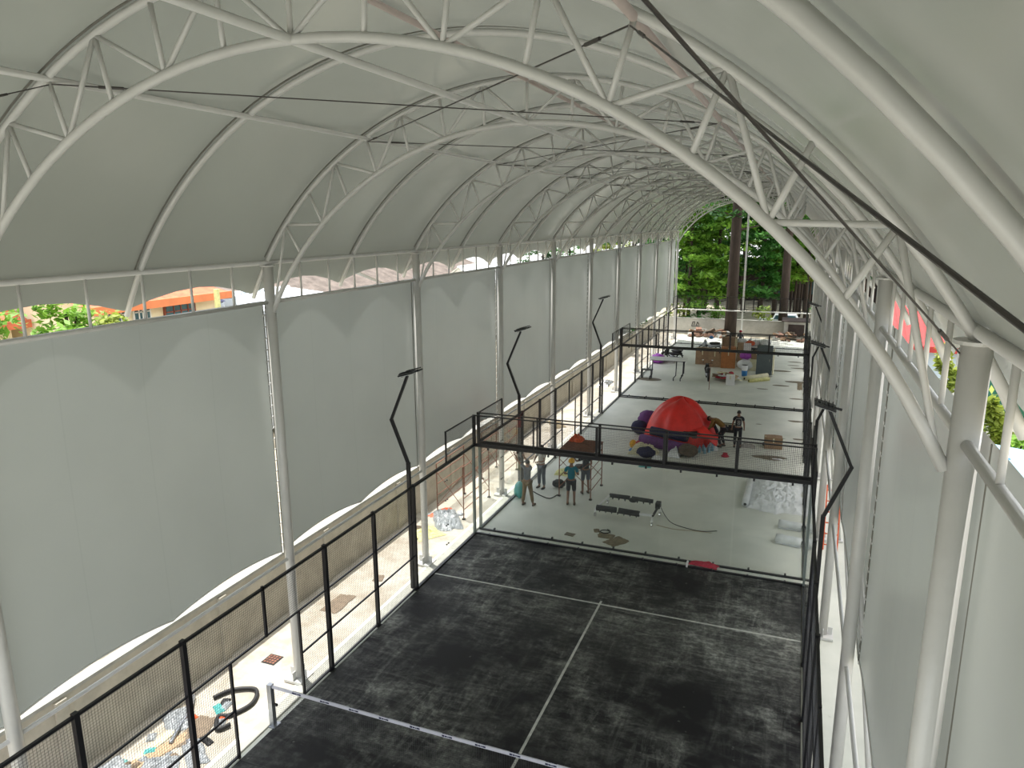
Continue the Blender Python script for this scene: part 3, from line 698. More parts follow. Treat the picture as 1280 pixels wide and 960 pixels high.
person('distant person in a dark shirt and dark red cap among the motorbikes', (.35, 47.8, 0), rad(170), dict(), 'grey_cloth', 'dark_cloth', 'red_cloth', True, .6)

# ---------------------------------------------------------------- clutter helpers
def crumple(name, m, c, size, label, cat, seed=0, rz=0, parent=None, group=None, f=1.7, nu=22, nv=18):
    w_, d_, h_ = size
    def fn(u, v):
        x = (u - .5) * 2; y = (v - .5) * 2; r = max(abs(x), abs(y)); ang = math.atan2(y, x)
        ed = 1 - .16 * noise.noise(Vector((math.cos(ang) * 1.6, math.sin(ang) * 1.6, seed * 3.1)))
        n1 = abs(noise.noise(Vector((x * f, y * f, seed)))) ; n2 = abs(noise.noise(Vector((x * f * 2.3, y * f * 2.3, seed + 5))))
        n3 = abs(noise.noise(Vector((x * f * .7 + 3, y * f * .7, seed + 9))))
        hh = h_ * max(0, 1 - r ** 2.2) * (.55 + .5 * n1 + .22 * n2 - .3 * n3) + .012
        e2 = 1 - .22 * r * abs(noise.noise(Vector((ang * 2, seed, 1))))
        return (x * w_ / 2 * ed * e2, y * d_ / 2 * ed * e2, hh if r < .999 else .004)
    o = MB().grid(nu, nv, fn).build(name, m, parent, smooth=False)
    if parent is None: o.location = (c[0], c[1], c[2] if len(c) > 2 else 0); o.rotation_euler = (0, 0, rz); tag(o, label, cat, group)
    return o
def blob(name, m, c, rad_, label, cat, seed=0, rz=0, amp=.18, group=None):
    o = MB().ell((0, 0, rad_[2]), rad_, 16, 10, lambda d: 1 + amp * noise.noise(d * 2.2 + Vector((seed, 0, 0)))).build(name, m, smooth=True)
    o.location = (c[0], c[1], c[2] if len(c) > 2 else 0); o.rotation_euler = (0, 0, rz); return tag(o, label, cat, group)
def carton(name, m, c, size, rz, label, cat, flap=True, group=None):
    t = thing(name, label, cat, (c[0], c[1], c[2] if len(c) > 2 else 0), rz, group); w_, d_, h_ = size
    MB().box((0, 0, h_ / 2), size).build('body', m, t)
    MB().box((0, 0, h_ + .002), (w_ * .98, .06, .004)).box((0, -d_ / 2 - .001, h_ * .8), (.06, .003, h_ * .38)).build('packing_tape', 'cream', t)
    if flap:
        for s in (-1, 1): MB().box((s * w_ * .25, 0, h_ + .008 + (.004 if s > 0 else 0)), (w_ * .49, d_ * .98, .006), Euler((0, s * .06, 0))).build('flap', m, t)
    return t
def hose(name, m, pts, r, label, cat, sub=8, group=None):
    P = [Vector(p) for p in pts]; out = []
    for i in range(len(P) - 1):
        p0 = P[max(i - 1, 0)]; p1 = P[i]; p2 = P[i + 1]; p3 = P[min(i + 2, len(P) - 1)]
        for k in range(sub):
            t = k / sub; out.append(.5 * ((2 * p1) + (-p0 + p2) * t + (2 * p0 - 5 * p1 + 4 * p2 - p3) * t * t + (-p0 + 3 * p1 - 3 * p2 + p3) * t ** 3))
    out.append(P[-1]); return tag(MB().tube(out, r, 8).build(name, m, smooth=True), label, cat, group)
def roll(name, m, a, b, r, label, cat, group=None, core='rubber'):
    a = Vector(a); b = Vector(b); d = (b - a).normalized(); t = thing(name, label, cat, (a.x, a.y, 0), 0, group)
    A = Vector((0, 0, a.z)); B_ = b - Vector((a.x, a.y, 0))
    MB().tube([A, A.lerp(B_, .25), A.lerp(B_, .5), A.lerp(B_, .75), B_], [r, r * 1.04, r, r * 1.03, r], 16).build('sheet', m, t, smooth=True)
    for p, s in ((A, -1), (B_, 1)): MB().tube([p - d * .01, p + d * s * .012], r * .45, 10).build('core_hole', core, t)
    up = Vector((0, 0, r * .9)); side = d.cross(Vector((0, 0, 1))) * r * .75
    MB().box((A + B_) / 2 + side - Vector((0, 0, r * .8)), (.10, (B_ - A).length * .98, .012), Euler((0, 0, math.atan2(d.y, d.x) - PI / 2))).build('loose_edge', m, t)
    return t

# ---- middle court, near half
def scaffold(c, size, rz, label, plat=True, m='rust', group=None):
    w_, d_, h_ = size; t = thing('scaffold_tower', label, 'scaffold', (c[0], c[1], 0), rz, group)
    for x in (-w_ / 2, w_ / 2):
        fr = MB()
        for y in (-d_ / 2, d_ / 2): fr.tube([(x, y, .04), (x, y, h_)], .021, 8)
        for z in (.35, .75, 1.15, 1.5, h_ - .02): fr.tube([(x, -d_ / 2, z), (x, d_ / 2, z)], .016, 6)
        fr.build('end_frame', m, t)
        for y in (-d_ / 2, d_ / 2): MB().box((x, y, .02), (.1, .1, .04)).build('foot', 'rubber', t)
    for y in (-d_ / 2, d_ / 2):
        MB().tube([(-w_ / 2, y, .4), (w_ / 2, y, h_ - .3)], .012, 6).build('cross_brace', m, t)
        MB().tube([(w_ / 2, y, .4), (-w_ / 2, y, h_ - .3)], .012, 6).build('cross_brace', m, t)
    if plat:
        for k in range(6): MB().box((0, -d_ / 2 + d_ * (k + .5) / 6, h_ + .02), (w_ + .1, d_ / 6 - .035, .03)).build('plank', 'rust', t)
    return t
scaffold((-2.87, 14.95), (1.2, 1.6, 1.75), 0, 'small rusty scaffold tower with slatted deck around the helmeted workers')
crumple('orange_bag', 'orange', (-3.2, 15.5, 1.79), (.55, .5, .35), 'bright orange bag lying on the small scaffold deck', 'bag', 3)
scaffold((-6.35, 12.0), (1.0, 2.2, 1.9), 0, 'rusty scaffold frames in the left walkway behind the glass corner', False)
scaffold((-6.45, 15.6), (.9, 1.5, 1.9), 0, 'rusty scaffold frames in the left walkway, farther along by the middle court', False)
blob('tool_bag', 'rubber', (-3.75, 15.0), (.26, .2, .16), 'small black tool bag by the left leg of the scaffold', 'bag', 4)
crumple('yellow_sack', 'pale_yellow', (-3.95, 16.6), (.9, .7, .28), 'pale yellow crumpled sack on the floor near the left glass', 'sack', 5)
blob('black_tool', 'rubber', (-3.55, 17.4), (.28, .14, .10), 'small black power tool lying beyond the yellow sack', 'tool', 6)
hose('dark_hose', 'rubber', [(-4.5, 14.2, .02), (-4.1, 13.9, .02), (-3.7, 13.75, .02), (-3.55, 14.2, .02)], .018, 'thin dark hose curling on the floor right of the left glass wall', 'hose')
blob('green_bag', 'cyan', (-4.8, 13.5), (.2, .25, .3), 'small aqua green bag against the left glass wall', 'bag', 2)

# wheeled brush frame
t = thing('wheeled_frame', 'wheeled white frame with long black brush bars on the middle court floor', 'cart', (-.72, 13.35, 0), rad(-2))
for y, x0, x1, r in ((-.55, -.95, .55, .10), (.75, -.85, .72, .075)):
    b = MB(); b.tube([(x0, y, .30), ((x0 + x1) / 2 - .05, y, .31)], r, 10); b.tube([((x0 + x1) / 2 + .03, y, .31), (x1, y, .30)], r, 10); o = b.build('foam_bar', 'rubber', t, smooth=True)
    bs = MB()
    for k in range(7): bs.tube([(x0 + (x1 - x0) * (k + .5) / 7, y, .24), (x0 + (x1 - x0) * (k + .5) / 7, y, .15)], [.04, .01], 6)
    bs.build('bristle', 'rubber', o)
MB().ell((.0, .75, .24), (.16, .09, .09), 10, 6).build('motor', 'rubber', t, smooth=True)
MB().bar((-.95, -.55, .3), (-.85, .75, .3), .05).build('side_frame', 'white', t)
MB().bar((.55, -.55, .3), (1.0, -.5, .3), .07).build('bracket', 'white', t)
MB().bar((1.0, -.55, .3), (1.02, .4, .34), .06).build('side_frame', 'rubber', t)
MB().box((1.0, .30, .38), (.16, .26, .2)).build('motor_box', 'rubber', t)
for x, y in ((-.98, -.62), (-.88, .62), (1.02, -.75), (1.08, .25)):
    f = MB(); f.bar((x, y, .32), (x, y, .16), .04); f.box((x, y, .2), (.09, .07, .02)); q = f.build('caster_fork', 'white', t)
    MB().tube([(x - .025, y, .075), (x + .025, y, .075)], .075, 14).build('wheel', 'chrome', q)
hose('power_cable', 'rubber', [(.35, 13.7, .3), (.55, 13.6, .02), (.85, 13.1, .012), (1.3, 12.85, .012), (1.85, 12.75, .012), (2.35, 12.95, .012)], .011, 'thin dark power cable trailing right from the wheeled frame', 'cable')
hose('drag_line', 'wood', [(.4, 12.75, .012), (1.0, 12.6, .012), (1.7, 12.7, .012), (2.2, 12.72, .012)], .008, 'thin pale cord on the floor right of the wheeled frame', 'cord')
for k, (x, y, s_, m, lb) in enumerate(((-.95, 11.3, .55, 'mud', 'patch of dried brown mud in front of the wheeled frame'), (-.55, 11.0, .75, 'mud', 'wider patch of brown mud scraps near the glass end wall'), (-1.35, 11.6, .3, 'mud', 'small lump of mud left of the larger patches'), (-2.1, 11.0, .35, 'stain', 'small dark scrap on the floor near the end glass, left'))):
    crumple('mud_patch', m, (x, y, 0), (s_, s_ * .7, .03), lb, 'debris', 20 + k, k)
hose('cable_coil', 'rubber', [(-1.05 + .16 * math.cos(a * .7), 11.55 + .14 * math.sin(a * .7), .02 + .004 * a) for a in range(12)], .016, 'small coil of dark cable on the floor before the wheeled frame', 'coil', 4)

# crumpled plastic sheet, rolls
crumple('plastic_sheet', 'plastic_w', (4.02, 17.0, 0), (2.0, 3.6, .34), 'large crumpled translucent white plastic sheet at the right glass wall', 'sheet', 11, 0, f=3.6, nu=44, nv=50)
roll('sheet_roll', 'plastic_w', (3.05, 15.4, .13), (3.08, 18.3, .13), .12, 'long rolled white sheet along the left edge of the crumpled plastic', 'roll')
roll('white_roll', 'plastic_w', (4.22, 14.05, .13), (4.93, 13.95, .13), .13, 'short white roll at the right glass wall, farther of two', 'roll', 'short white rolls')
roll('white_roll', 'plastic_w', (4.18, 12.8, .14), (4.93, 12.65, .14), .14, 'short white roll at the right glass wall, nearer of two', 'roll', 'short white rolls')
crumple('red_cloth', 'red_cloth', (2.25, 10.18, .06), (.85, .26, .16), 'crumpled crimson cloth lying on the base between the two glass end walls', 'cloth', 8, rad(-6))
MB_ = MB().box((1.80, 10.05, .09), (.05, .22, .12)).build('white_clip', 'white'); tag(MB_, 'small white plastic piece at the left end of the crimson cloth', 'plastic piece')

# ---- red tarpaulin over a heap
def tarp(u, v):
    a = 2 * PI * u; r = v
    rx, ry = 1.62, 1.35
    fold = 1 + .05 * math.sin(a * 7 + 1.0) * r + .04 * math.sin(a * 11 + 2) * r
    x = rx * r * math.cos(a) * fold; y = ry * r * math.sin(a) * fold
    h = 2.0 * max(0, 1 - r ** 2.1) ** .62
    h *= 1 - .10 * max(0, math.cos(a)) * r + .05 * math.sin(3 * a)
    h += .07 * noise.noise(Vector((x * 1.3, y * 1.3, 2))) * (1 - r)
    if r > .999: h = .01
    x += .12 * (1 - r)
    return (x, y, max(h, .01))
tp = thing('red_tarpaulin', 'bright red tarpaulin draped over a tall heap on the middle court', 'tarpaulin', (-.42, 22.9, 0))
MB().grid(60, 22, tarp).build('main_sheet', 'red_tarp', tp, smooth=True)
def flap(u, v):
    x = .25 + 1.35 * u; y = -1.05 - .12 * math.sin(u * 9) + .45 * u
    z = (1.15 - .75 * u) * v + .12 * math.sin(v * 6 + u * 5) * u
    return (x, y + .35 * v, max(.02, z + .12 * u))
solid(MB().grid(16, 12, flap).build('side_flap', 'red_tarp', tp, smooth=True), .02)
def lap(u, v):
    return (.55 + 1.25 * u, -.62 - .45 * v + .1 * math.sin(u * 7), 1.30 - .75 * u - .33 * v + .05 * math.sin(u * 14 + v * 4))
solid(MB().grid(18, 10, lap).build('front_lap', 'red_tarp', tp, smooth=True), .02)
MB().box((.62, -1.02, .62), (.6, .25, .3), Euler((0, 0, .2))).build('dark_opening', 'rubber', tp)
roll('purple_roll', 'purple', (-1.95, 21.7, .24), (.35, 20.75, .24), .23, 'long dark purple roll lying in front of the red tarpaulin', 'roll', core='olive')
roll('purple_roll', 'navy', (-1.55, 21.95, .62), (.15, 21.3, .6), .18, 'second purple-blue roll resting behind and above the first by the red tarpaulin', 'roll', core='olive')
blob('purple_bundle', 'purple', (-2.2, 24.6), (.5, .4, .42), 'dark purple bundle behind the left side of the red tarpaulin, upper', 'bundle', 3)
blob('purple_bundle', 'navy', (-2.35, 23.3), (.42, .35, .32), 'navy bundle at the left foot of the red tarpaulin', 'bundle', 5)
crumple('white_bag', 'plastic_w', (-.25, 20.4, 0), (.55, .5, .5), 'white plastic bag in front of the purple roll beside the brown sack', 'bag', 30)
blob('brown_sack', 'olive', (.32, 20.55), (.42, .36, .28), 'round brown sack right of the white plastic bag', 'sack', 7)
crumple('cloth_pile', 'cream', (-1.55, 20.3, .0), (1.3, .8, .62), 'heap of cream and white cloth left of the mesh post', 'cloth', 31)
blob('navy_bag', 'navy', (-1.35, 19.8), (.42, .25, .24), 'navy bag at the foot of the cream cloth heap', 'bag', 8)
crumple('white_scrap', 'plastic_w', (-.85, 19.7, 0), (.5, .4, .22), 'scrap of white plastic between the navy bag and white bag', 'scrap', 32)
blob('paint_pot', 'yellow', (-2.15, 20.9), (.17, .17, .2), 'small yellow container left of the cream cloth heap', 'pot', 1, amp=.03)
blob('red_pot', 'red_cloth', (-1.88, 20.7), (.14, .14, .22), 'small dark red container beside the yellow one', 'pot', 2, amp=.03)
blob('blue_pot', 'blue', (-2.0, 20.2), (.18, .16, .12), 'small blue container in front of the red one', 'pot', 2, amp=.03)
crumple('aqua_cloth', 'cyan', (-1.15, 18.6, 0), (.55, .35, .05), 'small aqua cloth flat on the floor below the near beam', 'cloth', 33)
for k, (x, y) in enumerate(((.72, 21.3), (.85, 21.55), (.95, 21.2), (1.1, 21.45), (1.22, 21.7), (.6, 21.05))):
    t = thing('water_bottle', 'clear blue-white water bottle among those at the foot of the red tarpaulin', 'bottle', (x, y, 0), 0, 'water bottles by the red tarpaulin')
    MB().lathe((0, 0, 0), [(.055, 0), (.06, .03), (.06, .22), (.03, .28), (.02, .30)], 10).build('bottle_body', 'sky_blue', t, smooth=True)
    MB().lathe((0, 0, .30), [(.022, 0), (.022, .03)], 8).build('cap', 'blue', t)
crumple('white_sack', 'plastic_w', (1.18, 22.0, 0), (.5, .4, .4), 'white sack between the bottles and the bending person', 'sack', 34)
MB_ = MB().lathe((0, 0, 0), [(.17, 0), (.17, .02), (.12, .03), (.10, .14), (.02, .17)], 14).build('red_helmet', 'red_cloth', smooth=True); MB_.location = (1.82, 21.15, 0); tag(MB_, 'small red round container on the floor below the bending person', 'container')
carton('cardboard_box', 'card', (3.70, 23.2), (.75, .55, .5), rad(5), 'brown cardboard box standing alone right of the standing person', 'box')
blob('dark_bundle', 'rubber', (3.35, 23.35), (.14, .12, .08), 'small dark object beside the lone cardboard box', 'object', 3)
crumple('pink_sack', 'light_cloth', (2.62, 22.9, 0), (.7, .5, .2), 'pale sack on the floor right of the standing person', 'sack', 36)
for k, (x, y, s_) in enumerate(((3.65, 21.6, 1.4), (4.6, 28.2, .8), (4.75, 24.9, .6), (4.0, 24.8, .35), (2.9, 27.0, .3))):
    o = MB().grid(16, 2, lambda u, v, s=s_, q=k: (s * .5 * v * math.cos(2 * PI * u) * (1 + .2 * math.sin(5 * u + q)), s * .22 * v * math.sin(2 * PI * u) * (1 + .2 * math.cos(7 * u + q)), .004)).build('damp_patch', 'stain')
    o.location = (x, y, 0); tag(o, ['wide brown damp patch in front of the lone cardboard box', 'dark flat patch by the right side below the far frame', 'dark patch with scraps near the right fence of the middle court', 'small dark spot behind the lone cardboard box', 'small dark spot in the centre of the middle court'][k], 'patch')
crumple('white_board', 'white', (3.95, 21.45, .01), (.45, .12, .03), 'small white strip lying on the wide damp patch', 'strip', 9)
o = MB().tube([(-.35, 34.0, .0), (-.32, 34.0, 1.95)], .018, 6).build('thin_stake', 'rust'); tag(o, 'thin rusty upright stake on the far court near its frame', 'stake')

# ---- far court
def table(c, rz, label):
    t = thing('work_table', label, 'table', (c[0], c[1], 0), rz)
    MB().box((0, 0, 1.32), (2.3, 1.1, .05)).build('table_top', 'white', t)
    MB().box((0, 0, 1.27), (2.2, 1.0, .05)).build('apron', 'black_steel', t)
    for x, y in ((-.95, -.45), (.55, -.45), (.98, -.45), (.98, .42)):
        MB().tube([(x, y, 1.27), (x - .02, y, .35), (x - .16, y - .04, .18), (x - .16, y - .04, .0)], .032, 8).build('leg', 'black_steel', t, smooth=True)
    return t
table((-3.2, 36.3), rad(4), 'tall white-topped work table with bent black legs on the far court')
b = thing('bench', 'low dark bench at the left fence of the far court', 'bench', (-4.55, 36.2, 0))
MB().box((0, 0, .55), (.75, .4, .05)).build('bench_top', 'black_steel', b)
for x in (-.3, .3): MB().box((x, 0, .27), (.06, .3, .54)).build('leg', 'black_steel', b)
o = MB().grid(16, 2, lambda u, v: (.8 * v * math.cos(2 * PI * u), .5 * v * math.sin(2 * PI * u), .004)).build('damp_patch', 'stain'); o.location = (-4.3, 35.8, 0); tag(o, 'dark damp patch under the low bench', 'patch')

def motorbike(c, rz, label, col='rubber', scooter=False):
    t = thing('motorbike', label, 'motorbike', (c[0], c[1], 0), rz, None)
    for y in (-.62, .62):
        w_ = MB(); w_.tube([(0, y + .24 * math.cos(a * PI / 9), .28 + .24 * math.sin(a * PI / 9)) for a in range(18)], .045, 8, closed=True); q = w_.build('wheel', 'rubber', t, smooth=True)
        sp = MB(); sp.tube([(-.04, y, .28), (.04, y, .28)], .05, 8)
        for k in range(5): sp.tube([(0, y, .28), (0, y + .2 * math.cos(k * 2 * PI / 5), .28 + .2 * math.sin(k * 2 * PI / 5))], .012, 4)
        sp.build('hub', 'chrome', q)
        MB().tube([(0, y + .30 * math.cos(a), .28 + .31 * math.sin(a)) for a in (rad(30), rad(60), rad(90), rad(120), rad(150))], .05, 6).build('mudguard', col, t)
    MB().tube([(0, .62, .28), (0, .48, .62), (0, .38, .98)], .035, 8).build('fork', 'chrome', t)
    MB().tube([(0, -.62, .28), (0, -.1, .32), (0, .25, .35), (0, .40, .75)], .05, 8).build('frame', 'black_steel', t)
    MB().tube([(0, -.75, .78), (0, -.45, .74), (0, -.1, .72), (0, .05, .76)], [.08, .13, .12, .06], 10).build('seat', 'seat', t, smooth=True)
    MB().tube([(0, -.80, .62), (0, -.4, .58), (0, .0, .50), (0, .25, .55)], [.06, .13, .13, .06], 10).build('body_panel', col, t, smooth=True)
    MB().tube([(0, .50, .35), (0, .44, .65), (0, .36, .92)], [.10, .17, .10], 10).build('front_shield', col, t, smooth=True)
    MB().tube([(-.32, .26, 1.02), (-.12, .38, .98), (.12, .38, .98), (.32, .26, 1.02)], .018, 6).build('handlebar', 'black_steel', t)
    MB().ell((0, .46, .92), (.08, .05, .06), 8, 6).build('headlamp', 'chrome', t, smooth=True)
    for s in (-1, 1):
        m = MB().tube([(s * .22, .32, 1.0), (s * .28, .30, 1.18)], .008, 5).build('mirror_stalk', 'black_steel', t); MB().ell((s * .29, .30, 1.21), (.06, .015, .04), 8, 6).build('mirror', 'chrome', m, smooth=True)
    MB().ell((0, .0, .34), (.12, .2, .13), 8, 6).build('engine', 'galv', t, smooth=True)
    return t
motorbike((-.80, 37.0), rad(12), 'black scooter standing alone before the cartons on the far court')
motorbike((-4.0, 42.8), rad(70), 'black motorbike beside the purple bundle at the left fence')
motorbike((-1.8, 47.2), rad(80), 'silver-grey motorbike under the blue helmet, left of the big trunk', 'galv')
motorbike((.9, 47.2), rad(60), 'dark motorbike behind the white sacks, left of two close together')
motorbike((1.9, 46.8), rad(115), 'dark motorbike at the right end of the row behind the sacks')
motorbike((1.4, 48.6), rad(95), 'dark motorbike farthest back in the row behind the sacks')
blob('blue_helmet', 'blue', (-1.75, 47.2, 1.05), (.17, .2, .13), 'bright blue helmet resting on the silver-grey motorbike', 'helmet', 1, amp=.03)
blob('purple_heap', 'magenta', (-4.75, 41.5), (.5, .45, .35), 'violet bundle at the left fence of the far court', 'bundle', 9)
crumple('pink_cloth', 'light_cloth', (-4.1, 42.0, 0), (.9, .6, .35), 'pale pinkish cloth beside the violet bundle', 'cloth', 40)
for k, (x, y, sx_, sy_, h_, m, lb) in enumerate(((-1.75, 42.3, .95, .6, 1.15, 'card', 'reddish brown carton leftmost in the carton row'), (-.85, 41.6, .85, .6, 1.25, 'card', 'pale brown carton second from left in the carton row'), (.05, 41.5, .95, .6, 1.45, 'card_orange', 'tall orange-brown carton right of centre in the carton row'), (-.05, 43.0, 1.0, .6, 1.9, 'card', 'tallest brown carton behind the orange-brown one'))):
    carton('tall_carton', m, (x, y), (sx_, sy_, h_), rad(3 * k), lb, 'box', True, 'tall cartons on the far court')
for k, (x, y, h_, wd, m, lb) in enumerate(((.48, 41.9, 2.0, .14, 'cream', 'thin cream upright board right of the orange-brown carton'), (.80, 42.1, 1.7, .45, 'wood', 'tan board leaning beside the thin cream board'), (1.25, 42.0, 1.7, .5, 'white', 'white board leaning right of the tan board'))):
    o = MB().box((0, 0, h_ / 2), (wd, .06, h_), Euler((rad(-6), 0, 0))).build('leaning_board', m); o.location = (x, y, .0); tag(o, lb, 'board')
o = thing('metal_cabinet', 'slate grey metal cabinet at the right end of the carton row', 'cabinet', (2.5, 39.9, 0), rad(-4))
MB().box((0, 0, .98), (.95, .55, 1.9)).build('body', 'grey_panel', o); MB().box((.56, .1, .9), (.06, .5, 1.7)).build('side_board', 'cream', o)
dd = MB().box((-.0, -.285, .98), (.9, .02, 1.84)).build('door', 'grey_panel', o); MB().box((.35, -.31, 1.0), (.03, .03, .18)).build('handle', 'chrome', dd); MB().box((0, 0, .02), (.9, .5, .04)).build('plinth', 'rubber', o)
t = table((1.5, 43.2), 0, 'white-topped table covered with sacks behind the boards')
for k, (x, y, r, m, lb) in enumerate(((.75, 43.2, .42, 'plastic_w', 'white sack on the left end of the covered table'), (1.35, 43.0, .34, 'orange', 'orange bag between the white sacks on the covered table'), (1.75, 43.3, .36, 'white', 'flat white sack in the middle of the covered table'), (2.35, 43.2, .42, 'plastic_w', 'white sack on the right end of the covered table'))):
    blob('sack', m, (x, y, 1.36), (r, r * .8, r * .55), lb, 'sack', 10 + k, amp=.25)
blob('purple_drum', 'magenta', (1.25, 41.0, .75), (.42, .3, .26), 'violet bundle on the white sack left of the brown box', 'bundle', 2)
blob('white_sack', 'plastic_w', (1.25, 41.0), (.55, .4, .38), 'white sack under the violet bundle', 'sack', 12)
carton('brown_box', 'card', (1.95, 41.1, .8), (.7, .5, .5), 0, 'dark brown box left of the grey cabinet on a white crate', 'box')
o = MB().box((0, 0, .4), (.8, .55, .8)).build('white_crate', 'cream'); o.location = (1.95, 41.1, 0); tag(o, 'cream crate under the dark brown box', 'crate')
t = thing('paint_bucket', 'white and blue bucket with a dark open top before the crates', 'bucket', (1.35, 38.8, 0))
MB().lathe((0, 0, 0), [(.16, 0), (.2, .75)], 14).build('bucket_body', 'white', t, smooth=True); MB().lathe((0, 0, .04), [(.175, 0), (.19, .36)], 14).build('blue_label', 'blue', t, smooth=True); MB().lathe((0, 0, .751), [(.19, 0), (.19, .01)], 14).build('rim', 'rubber', t)
roll('cream_roll', 'cream', (1.45, 37.5, .12), (2.75, 39.0, .14), .15, 'cream yellow foam roll lying before the grey cabinet, upper of two', 'roll')
roll('yellow_roll', 'pale_yellow', (1.75, 37.0, .1), (2.9, 38.1, .1), .11, 'thin pale yellow roll lying in front of the cream one', 'roll')
for k in range(14):
    r1 = random.Random(50 + k); x = .1 + r1.random() * 1.3 - .4; y = 36.4 + r1.random() * 1.5
    m = ['card', 'red_cloth', 'cream', 'card', 'wood', 'light_cloth', 'white'][k % 7]
    o = MB().box((0, 0, 0), (.5 + .3 * r1.random(), .25 + .2 * r1.random(), .08), Euler((r1.uniform(-.3, .3), r1.uniform(-.4, .4), 0))).box((.1, .1, -.05), (.3, .2, .06)).build('scrap_board', m)
    o.location = (x, y, .16 + .05 * (k % 5)); o.rotation_euler = (0, 0, r1.uniform(0, 3)); tag(o, '%s piece in the low scrap heap before the bucket' % ['brown cardboard', 'dark red', 'cream', 'brown cardboard', 'plywood', 'pale grey', 'white'][k % 7], 'scrap', 'scrap heap on the far court')
for k in range(2): blob('red_helmet', 'red_cloth', (-.05 + .62 * k, 37.9 + .2 * k, .15), (.17, .17, .13), ['red round lump at the left back of the scrap heap', 'red round lump at the middle back of the scrap heap'][k], 'helmet', k, amp=.04)
carton('white_box', 'white', (.72, 35.9), (.5, .4, .62), 0, 'small white box at the front of the scrap heap', 'box', False)
carton('black_crate', 'rubber', (1.55, 25.2), (.7, .5, .35), rad(4), 'black crate on the floor behind the bending person', 'crate', False)
crumple('dark_scraps', 'mud', (4.75, 36.8, 0), (.3, 2.2, .03), 'line of dark scraps along the right fence of the far court', 'debris', 44)
for k in range(9):
    r1 = random.Random(90 + k); o = MB().grid(12, 2, lambda u, v, s=.3 + .5 * r1.random(): (s * v * math.cos(2 * PI * u), s * .4 * v * math.sin(2 * PI * u), .004)).build('damp_patch', 'stain')
    o.location = (r1.uniform(2.2, 4.8) if k % 3 else 4.6, 33.2 + 1.45 * k + r1.random(), 0); tag(o, '%s small dark stain on the right half of the far court floor' % ORD[k], 'patch', 'stains on the far court')

# ---- rubbish in the left walkway
hose('black_hose', 'rubber', [(-6.75, .2, .05), (-6.55, .55, .06), (-6.1, .75, .05), (-5.85, .35, .05), (-6.0, -.1, .05), (-6.2, -.25, .05), (-5.95, -.55, .05), (-5.8, -.35, .06)], .045, 'looped black corrugated hose on the left walkway by the gate', 'hose')
hose('grey_pipe', 'galv', [(-7.2, .1, .05), (-6.9, -.3, .07), (-6.7, -.8, .06), (-6.5, -1.2, .06)], .04, 'grey bent pipe beside the black hose', 'pipe')
WT = [('plastic_scrap', 'film', -6.95, -.6, .8, .5, .14, 'white plastic scrap near the wall beside the grey pipe'), ('plank', 'wood', -6.55, -1.3, .3, 1.3, .04, 'tan plank on the rubbish strip'),
      ('plank', 'cream', -6.8, -1.15, .22, 1.4, .05, 'pale plank against the wall side of the rubbish strip'), ('brown_board', 'paper', -6.35, -.7, .5, .9, .03, 'brown board between the plank and the black hose'),
      ('plastic_scrap', 'film', -6.25, -1.7, .7, .5, .16, 'crumpled white plastic on the court side of the tan plank'), ('grey_bag', 'film', -5.9, -1.2, .8, .4, .14, 'greyish plastic bag nearest the fence at the gate'),
      ('plastic_scrap', 'film', -6.85, -2.3, 1.1, .9, .2, 'wide spread of white plastic at the foot of the wall'), ('yellow_cloth', 'yellow', -6.2, -2.0, .3, .25, .08, 'small yellow scrap beside the blue one'),
      ('blue_scrap', 'blue', -6.0, -1.95, .25, .3, .08, 'small blue scrap beside the yellow one'), ('blue_bag', 'blue', -6.95, -3.1, .45, .35, .22, 'blue bag at the foot of the wall near the violet bag'),
      ('green_plastic', 'cyan', -6.6, -3.0, .7, .5, .14, 'aqua plastic spread over the rubbish strip'), ('violet_bag', 'magenta', -6.85, -4.15, .7, .6, .3, 'bright violet plastic bag at the near end of the rubbish strip'),
      ('orange_scrap', 'orange', -6.3, -3.35, .45, .3, .06, 'dull orange scrap near the violet bag'), ('brown_scrap', 'paper', -6.2, -2.7, .6, .4, .05, 'brown paper scrap between the orange and yellow scraps'),
      ('black_bag', 'rubber', -6.45, -2.35, .5, .25, .1, 'crumpled black bag on the rubbish strip'), ('plastic_scrap', 'film', -6.1, -3.9, .6, .4, .12, 'white plastic beside the violet bag'),
      ('black_bag', 'rubber', -5.95, -.85, .35, .15, .08, 'small black bag near the looped hose'), ('board', 'paper', -6.6, 4.6, .5, 1.0, .02, 'flat reddish board on the walkway beyond the second column'), ('board', 'paper', -6.35, 6.2, .3, .4, .02, 'small brown board flat on the walkway farther along'),
      ('plastic_heap', 'film', -6.35, 10.6, .9, 1.7, .42, 'heap of crumpled white and grey plastic under the scaffold behind the glass'), ('yellow_heap', 'pale_yellow', -6.5, 9.4, .9, 1.0, .2, 'heap of yellow straps and straw before the white plastic'),
      ('orange_sack', 'orange', -6.9, 11.2, .3, 1.0, .1, 'orange strap along the wall behind the white plastic heap'), ('silver_sheet', 'chrome', -6.6, 33.5, .7, 1.6, .3, 'crumpled silver sheet in the walkway by the far court'),
      ('dirt', 'olive', -6.4, 18.5, .8, 1.8, .12, 'low heap of dark dirt in the walkway beside the middle court'), ('dirt', 'mud', -6.6, 23.5, .7, 1.5, .08, 'thin heap of dirt farther along the left walkway')]
for k, (n_, m, x, y, a, b_, h_, lb) in enumerate(WT): crumple(n_, m, (x, y, 0), (a, b_, h_), lb, 'rubbish' if 'board' not in n_ and n_ != 'plank' else 'board', 60 + k, rad(17 * (k % 5) - 34), f=3.4, nu=26, nv=22)
